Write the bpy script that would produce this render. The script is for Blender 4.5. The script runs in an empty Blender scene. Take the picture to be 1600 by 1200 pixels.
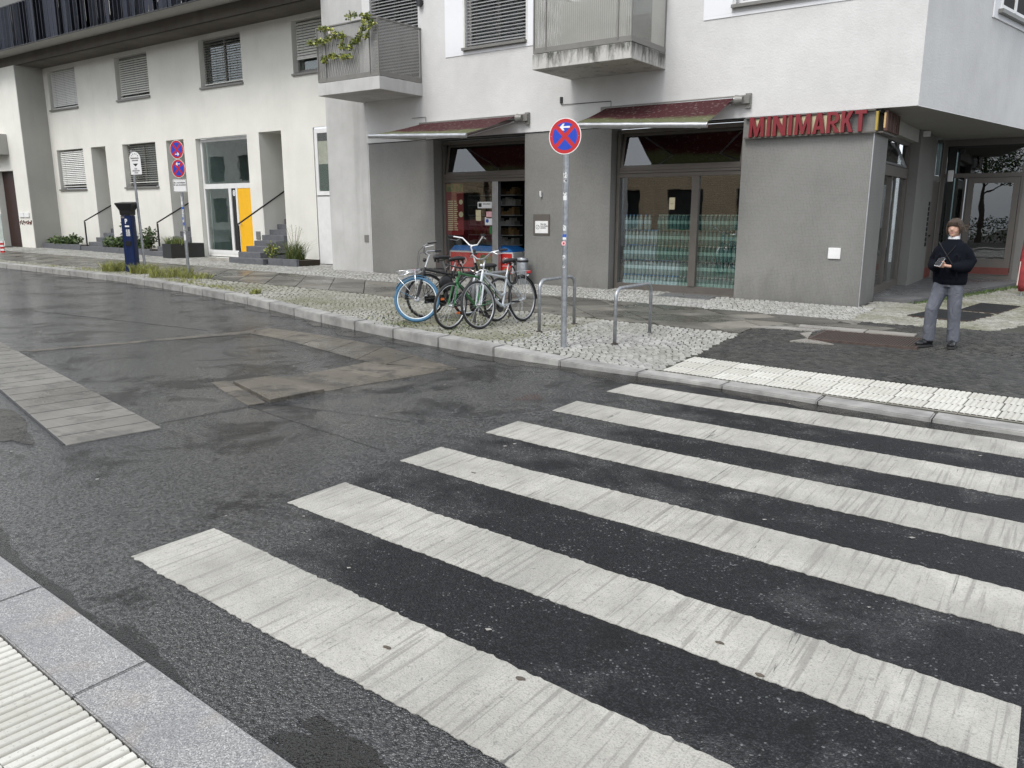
import bpy, bmesh, math, random
import numpy as np
from mathutils import Vector, Matrix, noise as mnoise
random.seed(7); np.random.seed(7)
R = math.radians
sc = bpy.context.scene

# ---------------------------------------------------------------- camera
cam_d = bpy.data.cameras.new('camera'); cam = bpy.data.objects.new('camera', cam_d)
sc.collection.objects.link(cam); sc.camera = cam
cam_d.sensor_width = 36.0; cam_d.lens = 27.9; cam_d.clip_start = 0.05; cam_d.clip_end = 600
cam.location = (0, 0, 1.8); cam.rotation_euler = (R(77.8), 0, R(35.4))

# ---------------------------------------------------------------- daylight (overcast)
W = bpy.data.worlds.new('World'); sc.world = W; W.use_nodes = True
wt = W.node_tree; wt.nodes.clear()
wo = wt.nodes.new('ShaderNodeOutputWorld'); bg = wt.nodes.new('ShaderNodeBackground')
sky = wt.nodes.new('ShaderNodeTexSky'); sky.sky_type = 'NISHITA'; sky.sun_disc = False
sky.sun_elevation = R(52); sky.sun_rotation = R(180); sky.air_density = 1.0; sky.dust_density = 4.0
hs = wt.nodes.new('ShaderNodeHueSaturation'); hs.inputs['Saturation'].default_value = 0.22
wt.links.new(sky.outputs[0], hs.inputs['Color']); veil = wt.nodes.new('ShaderNodeMixRGB'); veil.inputs[0].default_value = .6; veil.inputs[2].default_value = (6.3, 6.72, 7.4, 1)   # even cloud cover over the sky
wt.links.new(hs.outputs[0], veil.inputs[1]); wt.links.new(veil.outputs[0], bg.inputs[0])
bg.inputs[1].default_value = 0.13; wt.links.new(bg.outputs[0], wo.inputs[0])
sl = bpy.data.lights.new('sun', 'SUN'); sl.energy = 1.1; sl.angle = R(22); sl.color = (1, .97, .93)
sun = bpy.data.objects.new('sun', sl); sc.collection.objects.link(sun)
sun.rotation_euler = Vector((0.05, 0.62, -0.79)).to_track_quat('-Z', 'Y').to_euler()
sc.view_settings.view_transform = 'Standard'; sc.view_settings.look = 'None'
sc.view_settings.exposure = 0.72; sc.view_settings.gamma = 1.0; sc.view_settings.use_curve_mapping = False

# ---------------------------------------------------------------- helpers
C = sc.collection
def tag(o, label=None, cat=None, group=None, kind=None):
    if label: o['label'] = label
    if cat: o['category'] = cat
    if group: o['group'] = group
    if kind: o['kind'] = kind
    return o
def empty(name, loc=(0, 0, 0), rz=0, label=None, cat=None, group=None, kind=None, parent=None):
    o = bpy.data.objects.new(name, None); C.objects.link(o); o.location = loc
    o.rotation_euler = (0, 0, rz); o.empty_display_size = .2
    if parent is not None: o.parent = parent
    return tag(o, label, cat, group, kind)
def inst(name, mesh, parent=None, loc=(0, 0, 0), rot=(0, 0, 0), scl=None):
    o = bpy.data.objects.new(name, mesh); C.objects.link(o); o.location = loc; o.rotation_euler = rot
    if scl: o.scale = scl
    if parent is not None: o.parent = parent
    return o
def copy_tree(o, parent=None):
    c = o.copy(); C.objects.link(c); c.parent = parent
    for ch in list(o.children): copy_tree(ch, c)
    return c
class MB:
    def __init__(s): s.v = []; s.f = []; s.m = []; s.mi = 0
    def add(s, vs, fs):
        n = len(s.v); s.v += [tuple(p) for p in vs]
        for f in fs: s.f.append(tuple(i + n for i in f)); s.m.append(s.mi)
        return s
    def box(s, x0, x1, y0, y1, z0, z1):
        if x0 > x1: x0, x1 = x1, x0
        if y0 > y1: y0, y1 = y1, y0
        if z0 > z1: z0, z1 = z1, z0
        return s.add([(x0,y0,z0),(x1,y0,z0),(x1,y1,z0),(x0,y1,z0),(x0,y0,z1),(x1,y0,z1),(x1,y1,z1),(x0,y1,z1)],
              [(0,3,2,1),(4,5,6,7),(0,1,5,4),(1,2,6,5),(2,3,7,6),(3,0,4,7)])
    def quad(s, a, b, c, d): return s.add([a, b, c, d], [(0, 1, 2, 3)])
    def prism(s, poly, z0, z1, zf=None):
        # poly is anticlockwise (x,y); zf(x,y) adds ground height
        n = len(poly); zf = zf or (lambda x, y: 0)
        A = sum(poly[i][0]*poly[(i+1)%n][1]-poly[(i+1)%n][0]*poly[i][1] for i in range(n))
        if A < 0: poly = poly[::-1]
        vs = [(x, y, z0+zf(x, y)) for x, y in poly] + [(x, y, z1+zf(x, y)) for x, y in poly]
        fs = [tuple(range(n-1, -1, -1)), tuple(range(n, 2*n))] + [(i, (i+1) % n, n+(i+1) % n, n+i) for i in range(n)]
        return s.add(vs, fs)
    def tube(s, path, r, seg=8, cap=True, closed=False):
        P = [Vector(p) for p in path]; n = len(P)
        rs = r if isinstance(r, (list, tuple)) else [r]*n
        up = None; rings = []
        for i in range(n):
            if closed: t = (P[(i+1) % n]-P[i-1])
            else: t = P[min(i+1, n-1)]-P[max(i-1, 0)]
            t.normalize()
            if up is None:
                up = t.cross(Vector((0, 0, 1)));
                if up.length < 1e-3: up = t.cross(Vector((1, 0, 0)))
                up.normalize()
            else:
                up = up - t*up.dot(t); up.normalize()
            w = t.cross(up)
            rr = rs[i]; ra, rb = rr if isinstance(rr, tuple) else (rr, rr)
            rings.append([P[i]+up*math.cos(a)*ra+w*math.sin(a)*rb for a in [2*math.pi*k/seg for k in range(seg)]])
        vs = [p for q in rings for p in q]; fs = []
        for i in range(n if closed else n-1):
            j = (i+1) % n
            for k in range(seg):
                l = (k+1) % seg; fs.append((i*seg+k, i*seg+l, j*seg+l, j*seg+k))
        if cap and not closed: fs += [tuple(range(seg-1, -1, -1)), tuple((n-1)*seg+k for k in range(seg))]
        return s.add(vs, fs)
    def loft(s, secs, seg=16):
        # secs: (cx,cy,cz,rx,ry) horizontal ellipses
        vs = []; fs = []; n = len(secs)
        for cx, cy, cz, rx, ry in secs:
            for k in range(seg):
                a = 2*math.pi*k/seg; vs.append((cx+rx*math.cos(a), cy+ry*math.sin(a), cz))
        for i in range(n-1):
            for k in range(seg):
                l = (k+1) % seg; fs.append((i*seg+k, i*seg+l, (i+1)*seg+l, (i+1)*seg+k))
        fs += [tuple(range(seg-1, -1, -1)), tuple((n-1)*seg+k for k in range(seg))]
        return s.add(vs, fs)
    def lathe(s, prof, seg=16, c=(0, 0, 0)):
        return s.loft([(c[0], c[1], c[2]+z, max(r, 1e-4), max(r, 1e-4)) for r, z in prof], seg)
    def ball(s, c, r, seg=12, rings=8):
        rx, ry, rz = r if isinstance(r, tuple) else (r, r, r)
        return s.loft([(c[0], c[1], c[2]-rz*math.cos(math.pi*(i+.02)/(rings+.04)), rx*math.sin(math.pi*(i+.02)/(rings+.04)), ry*math.sin(math.pi*(i+.02)/(rings+.04))) for i in range(rings+1)], seg)
    def disc(s, c, r, y0, y1, seg=32, r2=None):
        # disc standing in the XZ plane, thickness along Y
        n = seg; vs = []
        for y in (y0, y1):
            vs += [(c[0]+r*math.cos(2*math.pi*k/n), y, c[1]+(r2 or r)*math.sin(2*math.pi*k/n)) for k in range(n)]
        fs = [tuple(range(n)), tuple(range(2*n-1, n-1, -1))] + [(k, k+n, (k+1) % n+n, (k+1) % n) for k in range(n)]
        return s.add(vs, fs)
    def flat(s, poly, y0, y1):
        # polygon in XZ, extruded along Y (y0 is the front)
        n = len(poly)
        A = sum(poly[i][0]*poly[(i+1)%n][1]-poly[(i+1)%n][0]*poly[i][1] for i in range(n))
        if A < 0: poly = poly[::-1]
        vs = [(x, y0, z) for x, z in poly] + [(x, y1, z) for x, z in poly]
        fs = [tuple(range(n)), tuple(range(2*n-1, n-1, -1))] + [(k, k+n, (k+1) % n+n, (k+1) % n) for k in range(n)]
        return s.add(vs, fs)
    def xf(s, M):
        s.v = [tuple(M @ Vector(p)) for p in s.v]; return s
    def mesh(s, name, mats, smooth=False, bevel=0, seg=1):
        me = bpy.data.meshes.new(name); me.from_pydata(s.v, [], s.f)
        if not isinstance(mats, (list, tuple)): mats = [mats]
        for m in mats: me.materials.append(m)
        if any(s.m): me.polygons.foreach_set('material_index', s.m)
        if bevel:
            bm = bmesh.new(); bm.from_mesh(me)
            es = [e for e in bm.edges if len(e.link_faces) == 2 and e.calc_face_angle(0) > .6]
            bmesh.ops.bevel(bm, geom=es, offset=bevel, segments=seg, affect='EDGES', clamp_overlap=True)
            bm.to_mesh(me); bm.free()
        if smooth:
            me.polygons.foreach_set('use_smooth', [True]*len(me.polygons))
            if smooth != 'all':
                try: me.set_sharp_from_angle(angle=R(40))
                except Exception: pass
        me.update(); return me
    def build(s, name, mats, parent=None, smooth=False, bevel=0, seg=1, loc=(0, 0, 0), rot=(0, 0, 0)):
        return inst(name, s.mesh(name, mats, smooth, bevel, seg), parent, loc, rot)

def evaluated(ob, name, mats):
    dg = bpy.context.evaluated_depsgraph_get(); dg.update()
    me = bpy.data.meshes.new_from_object(ob.evaluated_get(dg)); me.name = name
    me.materials.clear()
    for m in (mats if isinstance(mats, (list, tuple)) else [mats]): me.materials.append(m)
    return me
def merged(mb, voxel, name, mat, smooth_it=2):
    # closed shapes fused into one continuous surface
    o = mb.build('tmp', mat); md = o.modifiers.new('r', 'REMESH'); md.mode = 'VOXEL'; md.voxel_size = voxel
    if smooth_it:
        ms = o.modifiers.new('s', 'SMOOTH'); ms.iterations = smooth_it; ms.factor = .5
    me = evaluated(o, name, mat); bpy.data.objects.remove(o)
    me.polygons.foreach_set('use_smooth', [True]*len(me.polygons)); return me
def text_mesh(s, size, mat, extrude=.002, offset=0., shear=0., align='CENTER', space=1.):
    cu = bpy.data.curves.new('t', 'FONT'); cu.body = s; cu.size = size; cu.extrude = extrude; cu.offset = offset
    cu.shear = shear; cu.align_x = align; cu.align_y = 'CENTER'; cu.space_character = space; cu.resolution_u = 3
    o = bpy.data.objects.new('t', cu); C.objects.link(o)
    me = evaluated(o, 'lettering', mat); bpy.data.objects.remove(o); return me
def text(s, size, loc, mat, parent=None, name='lettering', rz=0, **k):
    return inst(name, text_mesh(s, size, mat, **k), parent, loc, (R(90), 0, rz))
def interp(pts, x):
    xs = [p[0] for p in pts]; ys = [p[1] for p in pts]; return float(np.interp(x, xs, ys))

# ---------------------------------------------------------------- materials
class NT:
    def __init__(s, name):
        s.m = bpy.data.materials.new(name); s.m.use_nodes = True; s.t = s.m.node_tree
        s.b = s.t.nodes['Principled BSDF']; s.out = s.t.nodes['Material Output']
    def n(s, typ, **k):
        nd = s.t.nodes.new('ShaderNode'+typ)
        for a, v in k.items():
            if a.startswith('i_'):
                key = a[2:].replace('_', ' '); 
                nd.inputs[key].default_value = v
            else: setattr(nd, a, v)
        return nd
    def l(s, a, b): s.t.links.new(a, b)
    def pos(s, scale=(1, 1, 1), obj=False, rot=(0, 0, 0)):
        src = s.n('TexCoord').outputs['Object'] if obj else s.n('NewGeometry').outputs['Position']
        mp = s.n('Mapping'); mp.inputs['Scale'].default_value = scale; mp.inputs['Rotation'].default_value = rot
        s.l(src, mp.inputs['Vector']); return mp.outputs[0]
    def noise(s, v, scale, det=3, rough=.5, dist=0.):
        nd = s.n('TexNoise', i_Scale=scale, i_Detail=det, i_Roughness=rough, i_Distortion=dist); s.l(v, nd.inputs['Vector']); return nd.outputs['Fac']
    def vor(s, v, scale, out='Distance', feature='F1', rnd=1.):
        nd = s.n('TexVoronoi', feature=feature, i_Scale=scale, i_Randomness=rnd); s.l(v, nd.inputs['Vector']); return nd.outputs[out]
    def ramp(s, f, lo, hi, a=(0, 0, 0, 1), b=(1, 1, 1, 1)):
        nd = s.n('ValToRGB'); e = nd.color_ramp.elements; e[0].position = lo; e[1].position = hi; e[0].color = a; e[1].color = b
        s.l(f, nd.inputs[0]); return nd.outputs[0]
    def mix(s, f, a, b, mode='MIX'):
        nd = s.n('MixRGB', blend_type=mode)
        for k, x in ((0, f), (1, a), (2, b)):
            if isinstance(x, (int, float)): nd.inputs[k].default_value = x if k == 0 else (x, x, x, 1)
            elif isinstance(x, (tuple, list)): nd.inputs[k].default_value = tuple(x)[:3]+(1,)
            else: s.l(x, nd.inputs[k])
        return nd.outputs[0]
    def math(s, op, a, b=0., clamp=False):
        nd = s.n('Math', operation=op, use_clamp=clamp)
        for k, x in ((0, a), (1, b)):
            if isinstance(x, (int, float)): nd.inputs[k].default_value = x
            else: s.l(x, nd.inputs[k])
        return nd.outputs[0]
    def bump(s, h, strength=.3, dist=.01, normal=None):
        nd = s.n('Bump', i_Strength=strength, i_Distance=dist); s.l(h, nd.inputs['Height'])
        if normal is not None: s.l(normal, nd.inputs['Normal'])
        return nd.outputs[0]
    def set(s, color=None, rough=None, metal=None, normal=None, spec=None, coat=None, coat_rough=None):
        for key, x in (('Base Color', color), ('Roughness', rough), ('Metallic', metal), ('Normal', normal), ('Specular IOR Level', spec), ('Coat Weight', coat), ('Coat Roughness', coat_rough)):
            if x is None: continue
            if isinstance(x, (int, float)):
                s.b.inputs[key].default_value = x if key != 'Base Color' else (x, x, x, 1)
            elif isinstance(x, (tuple, list)): s.b.inputs[key].default_value = tuple(x)[:3]+(1,)
            else: s.l(x, s.b.inputs[key])
        return s.m
def rgb(c): return (c, c, c) if isinstance(c, (int, float)) else c
def dk(c, f): return tuple(min(1, x*f) for x in rgb(c))
_mc = {}
def pm(name, c, rough=.5, metal=0., var=.15, scale=6., bump=.0, bscale=60., bdist=.004, obj=True, stretch=(1, 1, 1), spec=None, island=0.):
    if name in _mc: return _mc[name]
    t = NT(name); v = t.pos(stretch, obj=obj)
    f = t.noise(v, scale, 4, .6)
    col = t.mix(t.ramp(f, .3, .7), dk(c, 1-var), dk(c, 1+var))
    if island:
        r = t.n('NewGeometry').outputs['Random Per Island']
        r2 = t.n('ObjectInfo').outputs['Random']
        rr = t.math('FRACT', t.math('ADD', r, r2))
        col = t.mix(1., col, t.ramp(rr, 0, 1, (1-island,)*3+(1,), (1+island,)*3+(1,)), 'MULTIPLY')
    nrm = t.bump(t.noise(v, bscale, 3, .6), bump, bdist) if bump else None
    rg = t.math('ADD', t.math('MULTIPLY', f, .2), rough-.1, True)
    _mc[name] = t.set(col, rg, metal, nrm, spec); return _mc[name]
def glass_mat(name, tint=(.82, .88, .86), ior=1.6, gloss=(1, 1, 1)):
    t = NT(name); t.t.nodes.remove(t.b)
    tr = t.n('BsdfTransparent'); tr.inputs[0].default_value = tint+(1,)
    gl = t.n('BsdfGlossy', i_Roughness=.0); gl.inputs[0].default_value = gloss+(1,)
    lw = t.n('LayerWeight', i_Blend=.5); f0 = ((ior-1)/(ior+1))**2*1.7; fr = t.math('ADD', f0, t.math('MULTIPLY', t.math('POWER', lw.outputs['Facing'], 5), 1-f0)); mx = t.n('MixShader')
    bp = t.bump(t.noise(t.pos(), 1.3, 2), .03, .05)
    t.l(bp, gl.inputs['Normal']); t.l(fr, mx.inputs[0]); t.l(tr.outputs[0], mx.inputs[1]); t.l(gl.outputs[0], mx.inputs[2])
    t.l(mx.outputs[0], t.out.inputs['Surface']); return t.m

# asphalt: wet aggregate with dry dusty marks
def asphalt():
    t = NT('asphalt'); p = t.pos()
    agg = t.vor(p, 120, 'Distance'); aggc = t.vor(p, 120, 'Color')
    fine = t.noise(p, 260, 3, .7)
    big = t.noise(p, .55, 5, .6, .4); mid = t.noise(p, 3.2, 4, .65)
    base = t.mix(t.ramp(mid, .3, .7), (.007, .0073, .0083), (.017, .0177, .0195))
    sp = t.n('SeparateColor'); t.l(aggc, sp.inputs[0])
    base = t.mix(t.ramp(sp.outputs[0], .35, 1.), base, (.042, .044, .048)); base = t.mix(t.math('MULTIPLY', t.ramp(agg, .25, .6), .7), base, (.008, .008, .009))
    base = t.mix(t.ramp(t.math('MULTIPLY', sp.outputs[1], t.math('ADD', .85, t.math('MULTIPLY', mid, .28))), .965, .985), base, (.14, .145, .145))
    # sandy silt spread round the sunken slabs
    g = t.n('TexGradient', gradient_type='SPHERICAL'); mp = t.n('Mapping'); mp.inputs['Location'].default_value = (2.35, -1.97, 0); mp.inputs['Scale'].default_value = (.37, .37, .3)
    mp.vector_type = 'POINT'; t.l(t.n('NewGeometry').outputs['Position'], mp.inputs['Vector']); t.l(mp.outputs[0], g.inputs[0])
    silt = t.math('MULTIPLY', t.ramp(g.outputs['Fac'], .0, .75), t.ramp(t.noise(p, 1.7, 5, .7, .6), .38, .66))
    base = t.mix(t.math('MULTIPLY', silt, .55), base, (.20, .185, .15))
    sx = t.n('SeparateXYZ'); t.l(t.n('NewGeometry').outputs['Position'], sx.inputs[0])
    wx = t.n('MapRange'); wx.inputs[1].default_value = -2.6; wx.inputs[2].default_value = -5.5; wx.inputs[3].default_value = -.16; wx.inputs[4].default_value = .20; t.l(sx.outputs[0], wx.inputs[0])
    wy = t.n('MapRange'); wy.inputs[1].default_value = 2.6; wy.inputs[2].default_value = 1.7; wy.inputs[3].default_value = .0; wy.inputs[4].default_value = .24; t.l(sx.outputs[1], wy.inputs[0])
    ws = t.math('ADD', t.math('ADD', t.math('MULTIPLY', big, .65), t.math('MULTIPLY', mid, .35)), t.math('ADD', wx.outputs[0], wy.outputs[0]))
    wet = t.math('MULTIPLY', t.ramp(ws, .38, .62), t.math('SUBTRACT', 1., silt))
    base = t.mix(t.math('MULTIPLY', wet, .45), base, (.016, .017, .018))
    pud = t.ramp(t.math('SUBTRACT', t.noise(p, 1.15, 6, .72, .7), t.math('MULTIPLY', wx.outputs[0], -.25)), .56, .64); base = t.mix(t.math('MULTIPLY', pud, .75), base, (.006, .006, .006))
    rough = t.math('SUBTRACT', .5, t.math('MULTIPLY', wet, .30))
    h = t.math('ADD', t.math('MULTIPLY', agg, -1.), t.math('MULTIPLY', fine, .5))
    nrm = t.bump(t.math('ADD', h, t.noise(p, 45, 3, .6)), .9, .006)
    t.set(base, rough, 0, nrm, .22)
    t.l(t.math('MULTIPLY', t.math('MULTIPLY', t.ramp(ws, .36, .50), t.math('SUBTRACT', 1., t.math('MULTIPLY', pud, .75))), t.math('ADD', .15, t.math('MULTIPLY', t.ramp(t.noise(p, 48, 4, .8), .44, .54), .85))), t.b.inputs['Coat Weight']); t.b.inputs['Coat Roughness'].default_value = .09; t.b.inputs['Coat IOR'].default_value = 2.0
    t.l(t.bump(t.math('ADD', h, t.math('MULTIPLY', t.noise(p, 38, 3, .6), 2.2)), .85, .007), t.b.inputs['Coat Normal'])
    return t.m
M = {}
M['asphalt'] = asphalt()
def road_paint():
    t = NT('road_paint'); p = t.pos()
    ridg = t.noise(t.pos((22, .8, 1)), 1.6, 5, .6, .6)
    f = t.noise(p, 2.2, 5, .65); gr = t.noise(p, 120, 4, .8); v = t.vor(p, 110, 'Distance')
    col = t.mix(t.ramp(f, .3, .7), (.34, .328, .292), (.53, .515, .465))
    col = t.mix(t.math('MULTIPLY', t.ramp(gr, .53, .64), .7), col, (.15, .15, .145))
    col = t.mix(t.math('MULTIPLY', t.ramp(ridg, .53, .62), .6), col, (.20, .19, .17))
    crack = t.ramp(t.noise(t.pos((6, .3, 1)), 1.3, 6, .7, 1.0), .655, .675)
    col = t.mix(t.math('MULTIPLY', crack, .8), col, (.06, .06, .06))
    col = t.mix(t.math('MULTIPLY', t.ramp(t.noise(t.pos((1, .5, 1)), 1.1, 6, .7, .3), .42, .70), .5), col, (.20, .195, .18)); col = t.mix(t.math('MULTIPLY', t.ramp(t.noise(p, 28, 4, .8), .60, .66), .5), col, (.12, .12, .12))
    h = t.math('ADD', t.math('MULTIPLY', gr, .6), t.math('ADD', t.math('MULTIPLY', ridg, 1.3), t.math('MULTIPLY', v, .5)))
    return t.set(col, .55, 0, t.bump(h, .9, .005), .4)
M['paint'] = road_paint()
def stucco(name, a, b, bs=45, bst=.5, streak=.12):
    t = NT(name); p = t.pos()
    f = t.noise(p, .9, 5, .6); st = t.noise(t.pos((1, 1, .09)), 2.2, 5, .65)
    col = t.mix(t.ramp(f, .3, .7), a, b)
    col = t.mix(t.math('MULTIPLY', t.ramp(st, .5, .75), streak), col, dk(a, .45))
    h = t.math('ADD', t.noise(p, bs, 4, .7), t.math('MULTIPLY', t.noise(p, bs*.25, 2), .5))
    return t.set(col, .85, 0, t.bump(h, bst, .012), .2)
M['stucco_w'] = stucco('white_render', (.565, .56, .545), (.665, .66, .645), 28, .5, .07)
M['stucco_c'] = stucco('cream_render', (.70, .69, .635), (.78, .77, .71), 60, .35, .09)
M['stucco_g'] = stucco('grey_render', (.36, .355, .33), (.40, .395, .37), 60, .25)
M['smooth_w'] = stucco('smooth_white_render', (.74, .745, .76), (.79, .795, .80), 60, .08, .05)
M['concrete'] = stucco('fair_faced_concrete', (.42, .415, .40), (.55, .545, .53), 20, .15, .35)
M['conc_dark'] = stucco('dark_concrete', (.115, .105, .09), (.16, .145, .125), 12, .15, .3)
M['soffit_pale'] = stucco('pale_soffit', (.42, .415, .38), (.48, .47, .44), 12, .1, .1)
def stained():
    t = NT('stained_concrete'); p = t.pos()
    f = t.noise(t.pos((1, 1, .25)), 4.5, 6, .75, .5); z = t.n('SeparateXYZ'); t.l(t.n('NewGeometry').outputs['Position'], z.inputs[0])
    zz = t.n('MapRange'); zz.inputs[1].default_value = 4.56; zz.inputs[2].default_value = 4.84; t.l(z.outputs[2], zz.inputs[0])
    k = t.ramp(t.math('ADD', t.math('MULTIPLY', zz.outputs[0], .22), f), .52, .74)
    col = t.mix(k, (.50, .49, .46), (.10, .098, .09))
    return t.set(col, .85, 0, t.bump(t.noise(p, 40, 4), .3, .006), .2)
M['stained'] = stained()
def mosaic():
    t = NT('mosaic_tiles'); p = t.n('NewGeometry').outputs['Position']
    s = t.n('SeparateXYZ'); t.l(p, s.inputs[0]); c = t.n('CombineXYZ')
    t.l(t.math('ADD', s.outputs[0], s.outputs[1]), c.inputs[0]); t.l(s.outputs[2], c.inputs[1])
    b = t.n('TexBrick', offset=0., squash=1.); b.inputs['Scale'].default_value = 1.; b.inputs['Mortar Size'].default_value = .0022; b.inputs['Brick Width'].default_value = .026; b.inputs['Row Height'].default_value = .026
    b.inputs['Color1'].default_value = (.175, .171, .158, 1); b.inputs['Color2'].default_value = (.205, .201, .188, 1); b.inputs['Mortar'].default_value = (.25, .25, .24, 1)
    t.l(c.outputs[0], b.inputs['Vector'])
    f = t.noise(p, .8, 5, .6)
    col = t.mix(1., b.outputs['Color'], t.ramp(f, .3, .7, (.86, .86, .86, 1), (1.1, 1.1, 1.1, 1)), 'MULTIPLY')
    col = t.mix(t.math('MULTIPLY', t.ramp(t.math('SUBTRACT', t.noise(t.pos((1, 1, .3)), 3, 5, .7), t.math('MULTIPLY', s.outputs[2], .5)), .18, .5), .35), col, (.09, .088, .08)); col = t.mix(t.math('MULTIPLY', t.ramp(t.noise(t.pos((1, 1, .1)), 2.5, 5, .65), .52, .75), .15), col, (.12, .117, .11))
    return t.set(col, .42, 0, t.bump(b.outputs['Fac'], -.4, .002), .45)
M['mosaic'] = mosaic()
M['frame'] = pm('window_frame_bronze', (.125, .112, .098), .45, .2, .08)
M['frame_grey'] = pm('window_frame_grey', (.20, .195, .18), .45, .2, .08)
M['white_frame'] = pm('white_frame', (.74, .74, .73), .4, 0, .05)
M['alu'] = pm('brushed_aluminium', (.50, .51, .52), .35, .85, .1)
M['glass'] = glass_mat('window_glass')
M['glass_shop'] = glass_mat('shop_glass', (.95, .98, .97), 1.76)
M['glass_dark'] = glass_mat('dark_window_glass', (.30, .36, .36), 1.7)
M['slat'] = pm('blind_slat_beige', (.68, .675, .62), .45, .1, .06)
M['slat_w'] = pm('blind_slat_white', (.80, .80, .77), .45, .1, .06)
M['slat_g'] = pm('blind_slat_grey', (.30, .30, .30), .4, .3, .06)
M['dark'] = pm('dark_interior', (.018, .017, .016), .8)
M['room'] = pm('shop_room_wall', (.10, .095, .085), .8)
M['black'] = pm('black_plastic', (.014, .014, .015), .4)
M['rubber'] = pm('rubber', (.02, .02, .02), .7, 0, .2, 40)
M['steel'] = pm('galvanised_steel', (.36, .375, .39), .38, .75, .22, 22, .1, 80)
M['chrome'] = pm('chrome', (.7, .7, .7), .15, 1., .05)
M['galv_dull'] = pm('weathered_steel_post', (.30, .32, .335), .5, .5, .25, 18, .15, 60)
M['white'] = pm('white_enamel', (.78, .78, .77), .35, 0, .04)
M['signblack'] = pm('sign_black', (.02, .02, .02), .5)
M['red'] = pm('sign_red', (.50, .018, .022), .4, 0, .08)
M['letter_red'] = pm('letter_red', (.19, .014, .021), .4, 0, .08)
M['blue'] = pm('sign_blue', (.012, .055, .45), .4, 0, .08)
M['navy'] = pm('machine_navy', (.008, .020, .075), .35, 0, .12)
M['yellow'] = pm('yellow_door_paint', (.86, .46, .012), .4, 0, .04)
M['kerb'] = pm('granite_kerb', (.30, .295, .28), .7, 0, .28, 5, .35, 90, .004, obj=False, island=.12)
def granite():
    t = NT('speckled_granite'); p = t.pos()
    s = t.n('SeparateColor'); t.l(t.vor(p, 260, 'Color'), s.inputs[0]); big = t.noise(p, 3.5, 5, .65)
    col = t.mix(t.ramp(s.outputs[0], .1, .9), (.125, .125, .124), (.37, .365, .355)); col = t.mix(t.ramp(s.outputs[1], .9, .93), col, (.55, .54, .52))
    col = t.mix(t.math('MULTIPLY', t.ramp(big, .35, .65), .45), col, (.15, .153, .16)); col = t.mix(t.math('MULTIPLY', t.ramp(t.noise(p, 5, 4), .55, .7), .25), col, (.36, .29, .23))
    return t.set(col, .42, 0, t.bump(t.noise(p, 190, 3), .35, .003), .5)
M['kerb_near'] = granite()
def cobble(name, a, b, green):
    t = NT(name); p = t.pos()
    r = t.math('FRACT', t.math('ADD', t.n('NewGeometry').outputs['Random Per Island'], t.n('ObjectInfo').outputs['Random']))
    col = t.mix(r, a, b)
    col = t.mix(t.math('MULTIPLY', t.ramp(t.noise(p, .8, 5, .65), .42, .68), green), col, (.13, .13, .055))
    col = t.mix(t.math('MULTIPLY', t.noise(p, 60, 3), .4), col, dk(a, .7))
    return t.set(col, .6, 0, t.bump(t.noise(p, 70, 3), .35, .005), .4)
M['cobble'] = cobble('mosaic_cobble', (.27, .265, .25), (.46, .455, .43), .3)
M['cobble_green'] = cobble('mossy_cobble', (.24, .235, .20), (.40, .39, .35), .85)
M['joint'] = pm('sandy_joint', (.045, .043, .034), .9, 0, .3, 3, .3, 120, .004, obj=False)
def slabm(name, a, b, wetd=.5, worn=0.):
    t = NT(name); p = t.pos()
    r = t.n('ObjectInfo').outputs['Random']
    col = t.mix(r, a, b)
    w = t.ramp(t.noise(p, 1.1, 5, .65, .5), .40, .60)
    if worn: col = t.mix(t.math('MULTIPLY', t.ramp(t.noise(p, 3.1, 6, .75, .4), .50, .58), worn), col, (.028, .028, .028)); col = t.mix(t.math('MULTIPLY', t.ramp(t.noise(t.pos((.5, 9, 1)), 2., 4, .6), .5, .7), .3), col, dk(b, 1.5))
    col = t.mix(t.math('MULTIPLY', w, wetd), col, dk(a, .35))
    col = t.mix(t.math('MULTIPLY', t.noise(p, 90, 3), .35), col, dk(a, .6))
    return t.set(col, t.math('SUBTRACT', .6, t.math('MULTIPLY', w, .35)), 0, t.bump(t.noise(p, 60, 4, .7), .3, .004), .45)
M['slab'] = slabm('wet_granite_slab', (.10, .095, .082), (.25, .235, .20), .65)
M['roadslab'] = slabm('silted_concrete_slab', (.095, .083, .065), (.17, .15, .12), .5, .75)
M['paleslab'] = slabm('pale_concrete_slab', (.30, .28, .25), (.37, .355, .33), .3)
M['roadslab_p'] = slabm('worn_pale_slab', (.17, .16, .14), (.25, .24, .215), .35, .4)
M['basalt'] = cobble('basalt_cobble', (.028, .028, .027), (.075, .073, .068), .1)
M['darkstone'] = slabm('basalt_apron', (.045, .044, .042), (.05, .05, .048), .5)
M['platform'] = slabm('entrance_platform', (.145, .145, .148), (.16, .16, .165), .2)
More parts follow.
